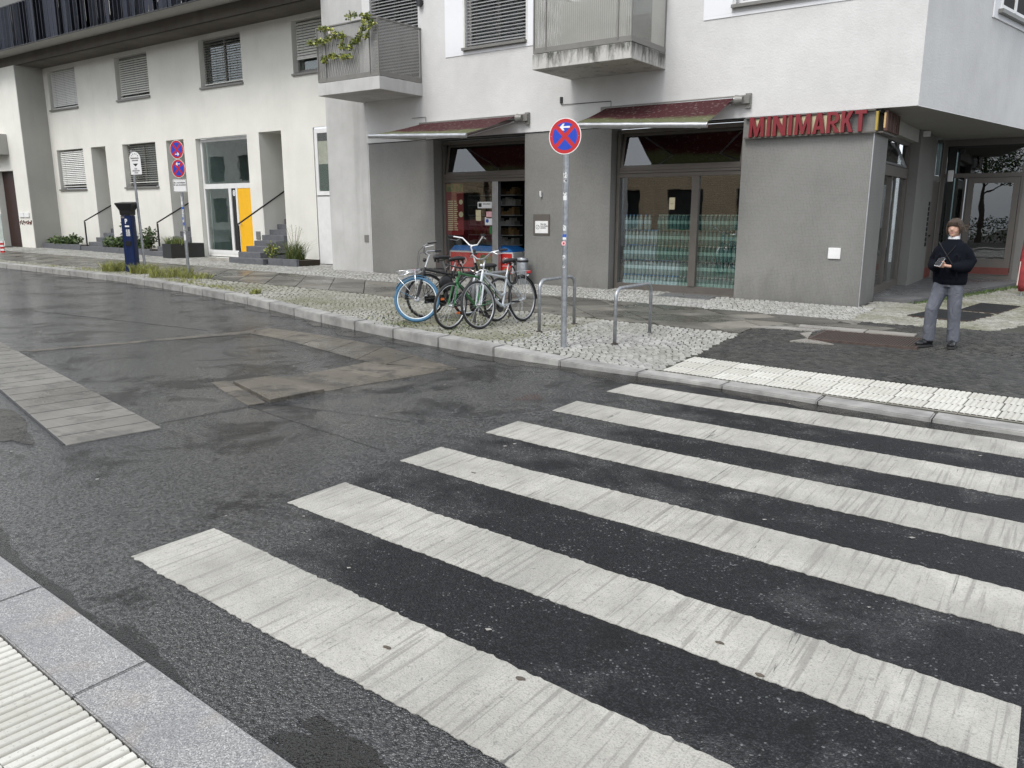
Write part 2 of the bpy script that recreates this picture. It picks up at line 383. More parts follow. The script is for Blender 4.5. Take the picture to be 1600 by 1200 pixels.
def tact():
    t = NT('white_tactile_concrete'); p = t.pos(); r = t.n('ObjectInfo').outputs['Random']
    col = t.mix(r, (.47, .46, .415), (.60, .59, .54)); col = t.mix(t.math('MULTIPLY', t.ramp(t.noise(p, 7, 5, .7), .45, .7), .4), col, (.33, .31, .26)); col = t.mix(t.math('MULTIPLY', t.ramp(t.noise(p, 55, 4, .8), .58, .66), .5), col, (.16, .15, .13))
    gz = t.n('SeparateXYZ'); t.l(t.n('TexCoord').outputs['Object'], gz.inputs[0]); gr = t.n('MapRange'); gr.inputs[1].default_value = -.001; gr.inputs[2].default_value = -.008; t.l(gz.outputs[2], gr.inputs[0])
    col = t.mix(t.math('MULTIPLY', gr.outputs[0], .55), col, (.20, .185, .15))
    return t.set(col, .7, 0, t.bump(t.noise(p, 90, 3), .25, .003), .3)
M['tactile'] = tact()
M['step'] = pm('slate_step', (.115, .12, .13), .6, 0, .2, 8, .2, 70, .004, obj=False)
M['planter'] = pm('black_planter', (.025, .027, .028), .5, 0, .2)
M['soil'] = pm('soil', (.04, .03, .022), .95)
M['leaf'] = pm('leaf_green', (.075, .115, .030), .5, 0, .35, 9, island=.45)
M['leaf_d'] = pm('leaf_dark', (.040, .075, .022), .5, 0, .35, 9, island=.45)
M['leaf_y'] = pm('leaf_yellow_green', (.32, .34, .07), .55, 0, .25, 9, island=.35)
M['grass'] = pm('dry_grass', (.19, .20, .06), .7, 0, .3, 6, island=.4)
M['petal'] = pm('rose_petal', (.80, .76, .70), .6)
M['stem'] = pm('woody_stem', (.10, .075, .045), .8)
M['bark'] = pm('bark', (.09, .075, .06), .9, 0, .3, 12, .6, 20, .02)
M['rust'] = pm('rusty_grate', (.085, .060, .050), .6, .3, .3, 14)
def water():
    t = NT('standing_water'); t.set((.022, .021, .018), .03, 0, t.bump(t.math('ADD', t.noise(t.pos(), 55, 3), t.vor(t.pos(), 110)), .35, .004), .35)
    k = t.ramp(t.math('ADD', t.math('MULTIPLY', t.vor(t.pos(), 110), .5), t.noise(t.pos(), 2.6, 6, .75)), .74, .92)
    tr = t.n('BsdfTransparent'); mx = t.n('MixShader'); t.l(k, mx.inputs[0]); t.l(t.b.outputs[0], mx.inputs[1]); t.l(tr.outputs[0], mx.inputs[2]); t.l(mx.outputs[0], t.out.inputs['Surface']); return t.m
M['water'] = water()
# ================================================================ GROUND
def gs(x): return .008*max(0., -3-x)
KP = [(-80, 12), (-40, 10.95), (-30, 10.75), (-22, 10.52), (-18.9, 10.4), (-16, 10.0), (-13.05, 9.47), (-11, 8.92), (-9.9, 8.6), (-8.9, 8.39), (-7.8, 8.15), (-6.85, 7.98), (-5.9, 7.89), (-5, 7.86), (-3.9, 7.9), (-2.8, 7.86), (-1.7, 7.68), (-.63, 7.58), (3, 7.3), (12, 6.6), (40, 5)]
def yk(x): return (interp(KP, x-.5)+2*interp(KP, x)+interp(KP, x+.5))/4
def kh(x):
    t = min(1, max(0, (x+6.6)/2.8)); t = t*t*(3-2*t); return .135-.095*t
def hp(x, y):
    k = kh(x); return gs(x)+k+(.13-k)*min(1, max(0, (y-8.2)/3.2))
S = dict(kind='structure')

b = MB()
for x0, x1 in ((-120, -3), (-3, 60)):
    b.quad((x0, -60, gs(x0)), (x1, -60, gs(x1)), (x1, 90, gs(x1)), (x0, 90, gs(x0)))
tag(b.build('road', M['asphalt']), **S)

# pavement bed under the stones
b = MB(); xs = list(np.arange(-60, 14.01, .5)); ts = [0, .04, .09, .15, .22, .3, .5, 1.]
vs = []; fs = []
for x in xs:
    y0 = yk(x)+.2
    for t in ts:
        y = y0+t*(30-y0); vs.append((x, y, hp(x, y)-.014))
n = len(ts)
for i in range(len(xs)-1):
    for j in range(n-1): fs.append((i*n+j, (i+1)*n+j, (i+1)*n+j+1, i*n+j+1))
b.add(vs, fs); tag(b.build('pavement', M['joint']), **S)

# kerb of granite stones
kerb = empty('kerb', kind='structure')
x = -45.9
while x < 8:
    a, c = x+.006, x+.994-random.random()*.004
    q = MB(); dz = random.uniform(-.003, .003)
    mid = (a+c)/2
    P = [(a, yk(a)), (mid, yk(mid)), (c, yk(c)), (c, yk(c)+.27), (mid, yk(mid)+.27), (a, yk(a)+.27)]
    vs = [(px, py, gs(px)-.15) for px, py in P]+[(px, py, gs(px)+kh(px)+dz) for px, py in P]
    q.add(vs, [(5, 4, 3, 2, 1, 0), (6, 7, 10, 11), (7, 8, 9, 10)]+[(i, (i+1) % 6, 6+(i+1) % 6, 6+i) for i in range(6)])
    q.build('kerb_stone', M['kerb'], kerb, bevel=.012, seg=2); x += 1.0

# near kerb and near pavement
def yn(x): return 1.42-.065*(x+1.83)
kn = empty('near_kerb', kind='structure')
for i in range(-9, 6):
    a, c = i+.16+.004, i+1.16-.004; q = MB()
    q.prism([(a, yn(a)-.29), (c, yn(c)-.29), (c, yn(c)), (a, yn(a))], -.15, .055, lambda x, y: gs(x))
    q.build('kerb_stone', M['kerb_near'], kn, bevel=.006, seg=2)
b = MB()
b.prism([(-60, -60), (40, -60), (40, yn(40)-.25), (-3, yn(-3)-.25), (-9, yn(-9)-.25), (-14, -2.5), (-60, -2.5)], -.2, .028)
tag(b.build('near_pavement', M['joint']), **S)

# tactile paving tiles
def tactile_mesh(dp=.007):
    q = MB(); L = .297; n = 6; p = L/n; prof = [(0, -.012)]
    for i in range(n):
        o = i*p; prof += [(o+.004, -dp), (o+.009, 0), (o+p-.012, 0), (o+p-.005, -dp)]
    prof += [(L, -.012)]
    for (xa, za), (xb, zb) in zip(prof, prof[1:]): q.quad((xa, 0, za), (xb, 0, zb), (xb, L, zb), (xa, L, za))
    q.quad((0, 0, -.05), (L, 0, -.05), (L, 0, -.008), (0, 0, -.008)); q.quad((L, L, -.05), (0, L, -.05), (0, L, -.008), (L, L, -.008))
    q.quad((0, L, -.05), (0, 0, -.05), (0, 0, -.008), (0, L, -.008)); q.quad((L, 0, -.05), (L, L, -.05), (L, L, -.008), (L, 0, -.008))
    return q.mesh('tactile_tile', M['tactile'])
tm = tactile_mesh(.005); tm2 = tactile_mesh(.008)
tp = empty('tactile_paving', kind='structure')
for i in range(0, 22):
    for j in range(3):
        x = -3.74+i*.3; y = 8.16-.072*(x+3.74)+j*.3+.02
        zz = hp(x, y)+.006+random.uniform(-.001, .001)
        inst('paving_tile', tm, tp, (x, y, zz), (math.atan((hp(x, y+.3)-hp(x, y))/.3), 0, -.072))
tn = empty('near_tactile_paving', kind='structure')
for i in range(0, 17):
    for j in range(5):
        x = -4.49+i*.3; y = yn(x)-.29-.008-(j+1)*.3
        inst('paving_tile', tm2, tn, (x, y, .056+random.uniform(-.001, .001)), (0, 0, -.065))

# polygons clipped to half planes
def clip(poly, a, bb, c):      # keep a*x+b*y<=c
    out = []
    for i in range(len(poly)):
        p, q = poly[i], poly[(i+1) % len(poly)]; dp = a*p[0]+bb*p[1]-c; dq = a*q[0]+bb*q[1]-c
        if dp <= 0: out.append(p)
        if (dp < 0 < dq) or (dq < 0 < dp):
            t = dp/(dp-dq); out.append((p[0]+t*(q[0]-p[0]), p[1]+t*(q[1]-p[1])))
    return out
def area(p): return abs(sum(p[i][0]*p[(i+1) % len(p)][1]-p[(i+1) % len(p)][0]*p[i][1] for i in range(len(p))))/2
def ylow(x): return 11.40 if x < -13 else 11.40-.42*min(1, (x+13)/6)
def yhigh(x): return 13.75-.022*(x+24) if x > -24 else 13.75
# diagonal granite slabs of the footway
sp = empty('slab_paving', kind='structure'); s = .74; d = s/math.sqrt(2)
rnd = random.Random(3)
for i in range(-70, 10):
    for j in range(-4, 26):
        cx = (i+j)*d*1.0; cy = 9.2+(j-i)*d*1.0
        cx, cy = i*d*2+(j % 2)*d-2.1, 10.6+j*d
        if cx < -46 or cx > -2.4: continue
        h = s/2*math.sqrt(2)-.012
        poly = [(cx-h, cy), (cx, cy-h), (cx+h, cy), (cx, cy+h)]
        yl = ylow(cx); yh = yhigh(cx)
        poly = clip(poly, 0, -1, -yl)
        if poly: poly = clip(poly, 0, 1, yh)
        if poly: poly = clip(poly, 1, .0, -3.9+(cy-11)*.55)
        if len(poly) < 3 or area(poly) < .02: continue
        q = MB(); q.prism(poly, -.06, .004+rnd.uniform(-.003, .003), lambda x, y: hp(x, y))
        q.build('paving_slab', M['slab'], sp)
# dark basalt apron beside the crossing
b = MB()
P = [(-3.72, 9.12), (12, 8.05), (12, 13.1), (-.91, 13.28), (-2.25, 13.2), (-3.0, 13.3), (-3.6, 12.2), (-3.8, 11.25)]
b.prism(P, -.05, -.008, hp); P_ap = [(px-.0, py+.03) if py < 9.5 else (px, py) for px, py in P]
tag(b.build('basalt_apron', M['darkstone']), **S)
# loose pale and brown slabs and the old grate let into the apron
lp = empty('apron_slabs', kind='structure')
for P, m in (([(-4.25, 12.35), (-3.3, 12.35), (-2.75, 12.75), (-3.9, 12.8)], 'slab'), ([(-3.25, 12.33), (-2.2, 12.33), (-2.1, 12.65), (-2.7, 12.75)], 'slab'),
             ([(-3.3, 11.98), (-2.4, 11.98), (-2.4, 12.26), (-3.35, 12.26)], 'paleslab'), ([(-2.38, 11.98), (-1.75, 11.98), (-1.75, 12.24), (-2.38, 12.26)], 'paleslab'),
             ([(-3.9, 11.55), (-3.0, 11.7), (-2.95, 11.9), (-3.5, 11.85)], 'paleslab'), ([(-3.05, 10.7), (-2.5, 10.75), (-2.9, 11.0)], 'paleslab'), ([(-3.1, 11.35), (-2.9, 11.0), (-3.0, 11.62)], 'paleslab')):
    q = MB(); q.prism(P, -.05, .014, hp); q.build('paving_slab', M[m], lp)
gr = empty('drain_grate', kind='structure')
q = MB(); z = hp(-2.2, 11.4)
for a, c, e, f in ((-2.88, -1.55, 10.93, 10.97), (-2.88, -1.55, 11.81, 11.85), (-2.88, -2.84, 10.97, 11.81), (-1.59, -1.55, 10.97, 11.81)): q.box(a, c, e, f, z-.03, z+.016)
q.build('grate_frame', M['rust'], gr)
barm = MB().box(-.008, .008, 0, .84, -.03, 0).mesh('grate_bar', M['rust'])
for i in range(38): inst('grate_bar', barm, gr, (-2.82+i*.0335, 10.97, z+.013))
b = MB(); b.box(-2.84, -1.59, 10.97, 11.81, z-.02, z+.007); b.build('grate_pit', M['dark'], gr)
# cellar light gratings in the cobbles
def mat_grate(P, name='light_shaft_grate'):
    r = empty(name, kind='structure'); q = MB(); q.prism(P, -.03, .012, hp); q.build('grate_plate', M['rust'], r)
    q = MB()
    for k in range(22):
        t = (k+.5)/22; a = Vector(P[0]).lerp(Vector(P[3]), t); c = Vector(P[1]).lerp(Vector(P[2]), t)
        w = .010; q.prism([(a.x, a.y-w), (c.x, c.y-w), (c.x, c.y+w), (a.x, a.y+w)], .012, .020, hp)
    tag(q.build('grate_ribs', M['planter'], r), kind='stuff')
G1 = [(-2.24, 14.40), (-1.34, 14.15), (-1.08, 15.35), (-1.95, 15.65)]; G2 = [(-1.64, 15.75), (-1.05, 15.55), (-.80, 17.0), (-1.44, 17.2)]
mat_grate(G1); mat_grate(G2)
# entrance platform
PF = [(-3.6, 16.56), (-2.49, 16.57), (-1.13, 22.3), (-.9, 23.3), (-.9, 24), (-3.6, 24)]
b = MB(); b.prism(PF, .0, .19); tag(b.build('entrance_platform', M['platform']), **S)
b = MB(); b.prism([(-6.93, 14.70), (-5.80, 14.68), (-5.86, 15.32), (-6.90, 15.32)], -.02, .010, hp); tag(b.build('threshold_slab', M['platform']), **S)

# mosaic cobbles, set in wavering rows
def stone_arrays(pts, sz):
    # pts: (x,y,angle,w,l)
    V = []; F = []
    rr = np.random
    for (x, y, a, w, l) in pts:
        ca, sa = math.cos(a), math.sin(a); z = hp(x, y)+rr.uniform(-.003, .004); n = len(V)
        tx, ty = rr.uniform(-.04, .04, 2)
        for k, (u, v) in enumerate(((-1, -1), (1, -1), (1, 1), (-1, 1))):
            j = 1+rr.uniform(-.14, .1)
            for s2, zz in ((1., -.012), (.80, .001)):
                du, dv = u*w/2*s2*j, v*l/2*s2*j
                V.append((x+du*ca-dv*sa, y+du*sa+dv*ca, z+zz+(tx*du+ty*dv if s2 < 1 else 0)))
        F.append((n+1, n+3, n+5, n+7))
        for k in range(4):
            i0 = n+2*k; i1 = n+2*((k+1) % 4); F.append((i0, i1, i1+1, i0+1))
    return V, F
def field(inside, x0, x1, y0, y1, pitch, ang):
    out = []; ca, sa = math.cos(ang), math.sin(ang)
    L = max(x1-x0, y1-y0)*1.0
    cx, cy = (x0+x1)/2, (y0+y1)/2; nr = int(L*1.5/pitch)
    for i in range(-nr, nr):
        off = random.random()*pitch
        for j in range(-nr, nr):
            u = j*pitch+off; v = i*pitch+.05*math.sin(u*2.6+i*.05)
            x = cx+u*ca-v*sa; y = cy+u*sa+v*ca
            if x < x0 or x > x1 or y < y0 or y > y1 or not inside(x, y): continue
            da = .13*math.cos(u*2.6)
            out.append((x+random.uniform(-.006, .006), y+random.uniform(-.006, .006), ang+da+random.uniform(-.1, .1), pitch*random.uniform(.76, .93), pitch*random.uniform(.76, .93)))
    return out
def in_poly(P, x, y):
    r = False
    for i in range(len(P)):
        (x1, y1), (x2, y2) = P[i], P[i-1]
        if (y1 > y) != (y2 > y) and x < (x2-x1)*(y-y1)/(y2-y1)+x1: r = not r
    return r
def strip_in(x, y):
    if y < yk(x)+.29 or y > ylow(x)-.02: return False
    e = -3.76 if y > 9.1 else -3.80
    return x < e-(y-9)*.03
camx = Vector((0, 0))
A1 = field(strip_in, -13, -3.7, 8, 11.5, .082, R(38))
A1b = field(strip_in, -30, -13, 9.3, 11.5, .12, R(30))
cob = empty('cobble_paving', kind='structure')
A1.sort(key=lambda p: (p[0]**2+p[1]**2))
vars_ = []
for k in range(10):
    save = hp
    w = .074; q = MB(); n0 = random.uniform
    V = []
    for (u, v) in ((-1, -1), (1, -1), (1, 1), (-1, 1)):
        j = 1+n0(-.14, .1)
        for s2, zz in ((1., -.012), (.80, .001+n0(-.001, .002))): V.append((u*w/2*s2*j, v*w/2*s2*j, zz))
    q.add(V, [(1, 3, 5, 7)]+[(2*k2, 2*((k2+1) % 4), 2*((k2+1) % 4)+1, 2*k2+1) for k2 in range(4)])
    vars_.append(q.mesh('cobblestone', M['cobble']))
for p in A1[:300]:
    inst('cobblestone', random.choice(vars_), cob, (p[0], p[1], hp(p[0], p[1])+random.uniform(-.003, .004)), (random.uniform(-.03, .03), random.uniform(-.03, .03), p[2]))
rest = A1[300:]
V, F = stone_arrays([p for p in rest if p[0] > -6.0], 0); b = MB(); b.add(V, F); tag(b.build('cobblestones', M['cobble'], cob), kind='stuff')
V, F = stone_arrays([p for p in rest if p[0] <= -6.0]+A1b, 0); b = MB(); b.add(V, F); tag(b.build('mossy_cobblestones', M['cobble_green'], cob), kind='stuff')
# cobbles along the house fronts
def front_in(x, y):
    if y < yhigh(x)+.02: return False
    if x < -17: return y < 16.5
    return y < 15.32 or (-13.2 < x < -10.6 and y < 15.6) or (-8.3 < x < -5.6 and y < 15.6)
A2 = field(front_in, -36, -12, 13.3, 16.5, .13, R(5))
A3 = field(lambda x, y: front_in(x, y) and x < -2.9 and not (-6.93 < x < -5.8 and y > 14.7), -12, -2.9, 13, 15.6, .092, R(5))
RP = [(-2.9, 13.28), (-2.25, 13.23), (-.91, 13.3), (.6, 18), (2, 22), (-1.0, 22.3), (-2.45, 16.5), (-3.15, 16.5), (-3.15, 15.34), (-2.9, 15.34)]
A4 = field(lambda x, y: in_poly(RP, x, y) and not in_poly(G1, x, y) and not in_poly(G2, x, y), -3.2, 2, 13, 22, .092, R(50))
A5 = field(lambda x, y: in_poly(P_ap, x, y), -3.85, 2.6, 8.3, 13.3, .088, R(62))
V, F = stone_arrays(A5, 0); b = MB(); b.add(V, F); tag(b.build('basalt_cobbles', M['basalt']), kind='stuff')
V, F = stone_arrays(A2+A3, 0); b = MB(); b.add(V, F); tag(b.build('cobbles_by_the_houses', M['cobble']), kind='stuff')
V, F = stone_arrays(A4, 0); b = MB(); b.add(V, F); tag(b.build('cobbles_by_the_entrance', M['cobble_green']), kind='stuff')

# crosswalk: six thick painted bars with worn edges
cw = empty('crosswalk', kind='structure')
rn = random.Random(5)
for i, (L0, L1, R0, R1) in enumerate([((-3.80, 7.02), (-3.77, 7.50), (4.0, 6.66), (4.0, 7.14)), ((-3.82, 6.02), (-3.83, 6.48), (4.1, 5.63), (4.1, 6.12)), ((-3.87, 5.07), (-3.86, 5.52), (4.15, 4.66), (4.15, 5.16)),
        ((-3.92, 4.09), (-3.90, 4.53), (4.2, 3.62), (4.2, 4.11)), ((-3.90, 3.04), (-3.89, 3.52), (0.03, 2.82), (.02, 3.24)), ((-3.93, 2.03), (-3.91, 2.52), (.05, 1.79), (.05, 2.25))]):
    n = int((R0[0]-L0[0])/.025); lo = []; hi = []
    for k in range(n+1):
        t = k/n
        wob = .010*mnoise.noise((k*.11, i*7., 0))+.016*mnoise.noise((k*.7, i*3., 1))
        wob2 = .010*mnoise.noise((k*.1, i*9., 5))+.016*mnoise.noise((k*.7, i*3., 7))
        lo.append((L0[0]+t*(R0[0]-L0[0]), L0[1]+t*(R0[1]-L0[1])+wob)); hi.append((L1[0]+t*(R1[0]-L1[0]), L1[1]+t*(R1[1]-L1[1])+wob2))
    q = MB(); vs = []
    for (a, c) in zip(lo, hi):
        for r_ in (0, .5, 1):
            x = a[0]+(c[0]-a[0])*r_; y = a[1]+(c[1]-a[1])*r_; vs += [(x, y, gs(x)+.0045)]
    n2 = len(lo); nb = len(vs)
    vs += [(v[0], v[1], v[2]-.004) for v in vs]
    fs = []
    for k in range(n2-1):
        for r_ in (0, 1): fs.append((3*k+r_, 3*k+3+r_, 3*k+4+r_, 3*k+1+r_))
        fs.append((nb+3*k, nb+3*k+3, 3*k+3, 3*k)); fs.append((3*k+2, 3*k+5, nb+3*k+5, nb+3*k+2))
    fs += [(0, 1, nb+1, nb), (1, 2, nb+2, nb+1), (3*n2-2, 3*n2-3, nb+3*n2-3, nb+3*n2-2), (3*n2-1, 3*n2-2, nb+3*n2-2, nb+3*n2-1)]
    q.add(vs, fs); q.build('painted_bar', M['paint'], cw)

# old slabs sunk in the carriageway
rs = empty('road_slabs', kind='structure')
def rslab(P, m='roadslab', z=.008, nm='road_slab'):
    q = MB(); q.prism(P, -.05, z, lambda x, y: gs(x)); q.build(nm, M[m], rs, bevel=.004)
ux, uy = 1, -.205
for k in range(10):
    a = -12.4+k*.617; c = a+.590
    f = lambda x: 2.87-.225*(x+6.45); g = lambda x: 3.56-.195*(x+6.32)
    sh = .13
    rslab([(a+.0, f(a)), (c, f(c)), (c+sh*1.0 if k < 9 else c+.12, g(c)), (a+sh, g(a))], 'roadslab_p')
    
jb = MB()
for k in range(10):
    a = -12.4+k*.617; jb.prism([(a-.03, f(a)), (a+.012, f(a)), (a+.012+sh, g(a)), (a-.03+sh, g(a))], -.02, .0045, lambda x, y: gs(x)); jb.prism([(a+.30, f(a+.3)+.01), (a+.307, f(a+.3)+.01), (a+.307+sh, g(a+.3)-.02), (a+.30+sh, g(a+.3)-.02)], .002, .0095, lambda x, y: gs(x))
jb.prism([(-12.4, f(-12.4)-.02), (-6.3, f(-6.3)-.02), (-6.3, f(-6.3)), (-12.4, f(-12.4))], -.02, .004, lambda x, y: gs(x)); jb.prism([(-12.3, g(-12.3)), (-6.2, g(-6.2)), (-6.2, g(-6.2)+.025), (-12.3, g(-12.3)+.025)], -.02, .004, lambda x, y: gs(x))
tag(jb.build('slab_joints', M['signblack'], rs), kind='stuff')
top = [(-10.07, 7.71, -9.88, 7.21), (-9.4, 7.73, -9.2, 7.17), (-8.75, 7.71, -8.5, 7.03), (-8.1, 7.65, -7.8, 6.88), (-7.49, 7.58, -7.1, 6.72), (-6.7, 7.33, -6.6, 6.66)]
for p, q_ in zip(top, top[1:]): rslab([(p[2], p[3]), (q_[2]-.008, q_[3]), (q_[0]-.008, q_[1]), (p[0], p[1])])
rslab([(-6.59, 6.66), (-6.55, 6.68), (-5.75, 7.0), (-6.69, 7.32)]); 
rt = [(-6.88, 6.64, -5.78, 6.95), (-6.88, 6.15, -5.92, 6.1), (-6.9, 5.65, -6.03, 5.62), (-7.02, 5.42, -6.08, 5.30)]
for p, q_ in zip(rt, rt[1:]): rslab([(p[0], p[1]-.006), (q_[0], q_[1]), (q_[2], q_[3]), (p[2], p[3]-.006)])
rslab([(-7.14, 4.97), (-6.14, 4.66), (-6.08, 5.28), (-7.02, 5.40)], z=.035)
for P in ([(-7.36, 4.86), (-7.10, 4.76), (-7.02, 4.92), (-7.30, 5.0)], [(-7.08, 4.75), (-6.82, 4.66), (-6.76, 4.82), (-7.0, 4.91)], [(-6.80, 4.65), (-6.60, 4.59), (-6.55, 4.76), (-6.74, 4.82)], [(-6.58, 4.58), (-6.2, 4.46), (-6.17, 4.63), (-6.53, 4.75)]):
    rslab(P, z=.010)
for P in ([(-10.92, 4.50), (-10.78, 4.66), (-10.32, 6.0), (-10.44, 6.0)], [(-10.44, 6.01), (-10.32, 6.01), (-9.84, 7.22), (-10.05, 7.45)]): rslab(P, z=.006)
# tar seams and cracks
b = MB()
def seam(pts, w=.012):
    for (a, c) in zip(pts, pts[1:]):
        v = Vector((c[0]-a[0], c[1]-a[1])); nrm = Vector((-v.y, v.x)).normalized()*w/2
        b.add([(a[0]-nrm.x, a[1]-nrm.y, gs(a[0])+.003), (c[0]-nrm.x, c[1]-nrm.y, gs(c[0])+.003), (c[0]+nrm.x, c[1]+nrm.y, gs(c[0])+.003), (a[0]+nrm.x, a[1]+nrm.y, gs(a[0])+.003)], [(0, 1, 2, 3)])
def wavy(a, c, n=14, amp=.02):
    a = Vector(a); c = Vector(c); o = []
    for k in range(n+1):
        p = a.lerp(c, k/n); o.append((p.x+amp*mnoise.noise((k*.5, a.x, 0)), p.y+amp*mnoise.noise((k*.5, a.y, 4))))
    return o
seam(wavy((-6.2, 4.63), (-4.6, 4.95)), .01); seam(wavy((-6.2, 4.45), (-4.2, 4.2)), .012); seam(wavy((-7.35, 4.98), (-8.6, 4.0), 8), .012)
seam(wavy((-6.3, 3.52), (-6.2, 4.4), 8), .014); seam(wavy((-15, 6.5), (-10.6, 7.0)), .02); seam(wavy((-6.15, 4.44), (-6.30, 3.54), 8, .01), .012)
seam(wavy((-5.75, 6.98), (-4.9, 7.4), 10), .012)
tag(b.build('tar_seams', M['signblack']), kind='structure')
# gully grate in the road
gd = empty('road_gully', loc=(-4.33, 6.32, .002), rz=R(45), kind='structure')
b = MB(); b.box(-.19, .19, -.16, .16, -.02, .003); b.build('gully_frame', M['planter'], gd)
bm_ = MB().box(-.009, .009, -.13, .13, 0, .006).mesh('grate_bar', M['rust'])
for k in range(9): inst('grate_bar', bm_, gd, (-.14+k*.035, 0, .003))
# standing water in the gutters
def puddle(xa, xb, f, wmin, wmax, seed, side=-1, z=.0025):
    n = 90; vs = []; fs = []
    for k in range(n+1):
        x = xa+(xb-xa)*k/n; w = max(.0, wmin+(wmax-wmin)*(.5+.9*mnoise.noise((x*1.1, seed, 0))+.3*mnoise.noise((x*6, seed, 0))))
        if k in (0, n): w = 0
        y = f(x); vs += [(x, y-side*.0, gs(x)+z), (x, y+side*w, gs(x)+z)]
    for k in range(n): fs.append((2*k, 2*k+2, 2*k+3, 2*k+1) if side > 0 else (2*k+1, 2*k+3, 2*k+2, 2*k))
    q = MB(); q.add(vs, fs); tag(q.build('puddle', M['water']), kind='structure')
puddle(-14, -5.2, lambda x: yk(x), .02, .45, 3.1)
puddle(-5.3, .5, lambda x: yk(x), .06, .36, 8.2)
puddle(-24, -14, lambda x: yk(x), .05, .6, 1.7)
puddle(-5.6, -1.2, lambda x: yn(x), .05, .26, 5.5, side=1)
b = MB(); pts = []
for k in range(40):
    a = 2*math.pi*k/40; r_ = 1+.35*mnoise.noise((math.cos(a)*1.5, math.sin(a)*1.5, 2))
    pts.append((-7.35+.75*r_*math.cos(a), 2.82+.16*r_*math.sin(a)-.17*r_*math.cos(a)))
b.prism(pts, -.001, .002, lambda x, y: gs(x)); tag(b.build('puddle', M['water']), kind='structure')
b = MB(); pts = []
for k in range(30):
    a = 2*math.pi*k/30; r_ = 1+.9*mnoise.noise((math.cos(a)*2.2, math.sin(a)*2.2, 9))
    pts.append((-1.85+.26*r_*math.cos(a), 1.60+.09*r_*math.sin(a)-.02*math.cos(a)))
b.prism(pts, -.001, .002); tag(b.build('puddle', M['water']), kind='structure')
# scattered bits of litter, gum and wood
b = MB()
for k in range(70):
    x = random.uniform(-13, 0); y = random.uniform(2.2, 7.8); w = random.uniform(.006, .02)
    a = random.random()*3
    b.add([(x-w, y, gs(x)+.006), (x, y-w*.6, gs(x)+.006), (x+w, y+w*.3, gs(x)+.008), (x, y+w*.7, gs(x)+.007)], [(0, 1, 2, 3)])
tag(b.build('litter_flecks', M['paleslab']), kind='stuff')
for px, py, w, lab_ in ((-2.19, 2.17, .016, 'dark dead leaf alone on the middle of the nearest crosswalk bar'), (-1.6, 2.31, .018, 'dark crumpled leaf at the far edge of the nearest crosswalk bar'), (-1.06, 3.02, .017, 'dark dead leaf on the second nearest bar, the left of its pair'), (-.84, 2.88, .016, 'dark dead leaf on the second nearest bar, the right of its pair'), (-3.31, 4.19, .018, 'dark dead leaf near the left end of the third nearest bar')):
    q = MB(); q.prism([(px+w*(1+.5*random.random())*math.cos(a), py+w*(.3+.5*random.random())*math.sin(a)) for a in [k*.785 for k in range(8)]], .005, .009)
    tag(q.build('leaf_scrap', M['bark']), lab_, 'leaf', 'dead leaves on the crosswalk')
# ================================================================ BUILDINGS
def wall_holes(q, x0, x1, z0, z1, holes, y, thick):
    xs = sorted({x0, x1, *[v for h in holes for v in h[:2] if x0 < v < x1]}); zs = sorted({z0, z1, *[v for h in holes for v in h[2:4] if z0 < v < z1]})
    for a, c in zip(xs, xs[1:]):
        for e, f in zip(zs, zs[1:]):
            mx, mz = (a+c)/2, (e+f)/2
            if any(h[0] < mx < h[1] and h[2] < mz < h[3] for h in holes): continue
            q.quad((a, y, e), (c, y, e), (c, y, f), (a, y, f))
    for h in holes:
        a, c, e, f = h[:4]; t = h[4] if len(h) > 4 else thick
        q.quad((a, y, e), (a, y, f), (a, y+t, f), (a, y+t, e)); q.quad((c, y, e), (c, y+t, e), (c, y+t, f), (c, y, f))
        q.quad((a, y, f), (c, y, f), (c, y+t, f), (a, y+t, f)); q.quad((a, y, e), (a, y+t, e), (c, y+t, e), (c, y, e))
def frame_rect(q, x0, x1, z0, z1, w, y0, y1):
    q.box(x0, x0+w, y0, y1, z0, z1); q.box(x1-w, x1, y0, y1, z0, z1); q.box(x0+w, x1-w, y0, y1, z0, z0+w); q.box(x0+w, x1-w, y0, y1, z1-w, z1)
slat_cache = {}
def blind(parent, x0, x1, ztop, zbot, y, pitch, tilt, mat, dep=.075):
    w = x1-x0; key = (round(w, 3), mat, dep)
    if key not in slat_cache:
        q = MB(); n = 3; pts = [(-dep/2+dep*i/n, .006*math.sin(math.pi*i/n)) for i in range(n+1)]
        for (a, az), (c, cz) in zip(pts, pts[1:]):
            q.quad((-w/2, a, az), (w/2, a, az), (w/2, c, cz), (-w/2, c, cz)); q.quad((-w/2, a, az-.0015), (-w/2, c, cz-.0015), (w/2, c, cz-.0015), (w/2, a, az-.0015))
        slat_cache[key] = q.mesh('blind_slat', M[mat], smooth=True)
    n = int((ztop-zbot)/pitch)
    for k in range(n):
        inst('blind_slat', slat_cache[key], parent, ((x0+x1)/2, y, ztop-(k+.5)*pitch), (R(tilt+random.uniform(-2, 2)), random.uniform(-.001, .001), 0))
    q = MB()
    for xx in (x0+.15*w, x1-.15*w, (x0+x1)/2): q.box(xx-.003, xx+.003, y-.004, y+.004, zbot, ztop)
    q.build('blind_cord', M['frame_grey'], parent)
    q = MB(); q.box(x0, x1, y-.03, y+.03, zbot-.03, zbot); q.build('blind_rail', M[mat], parent)

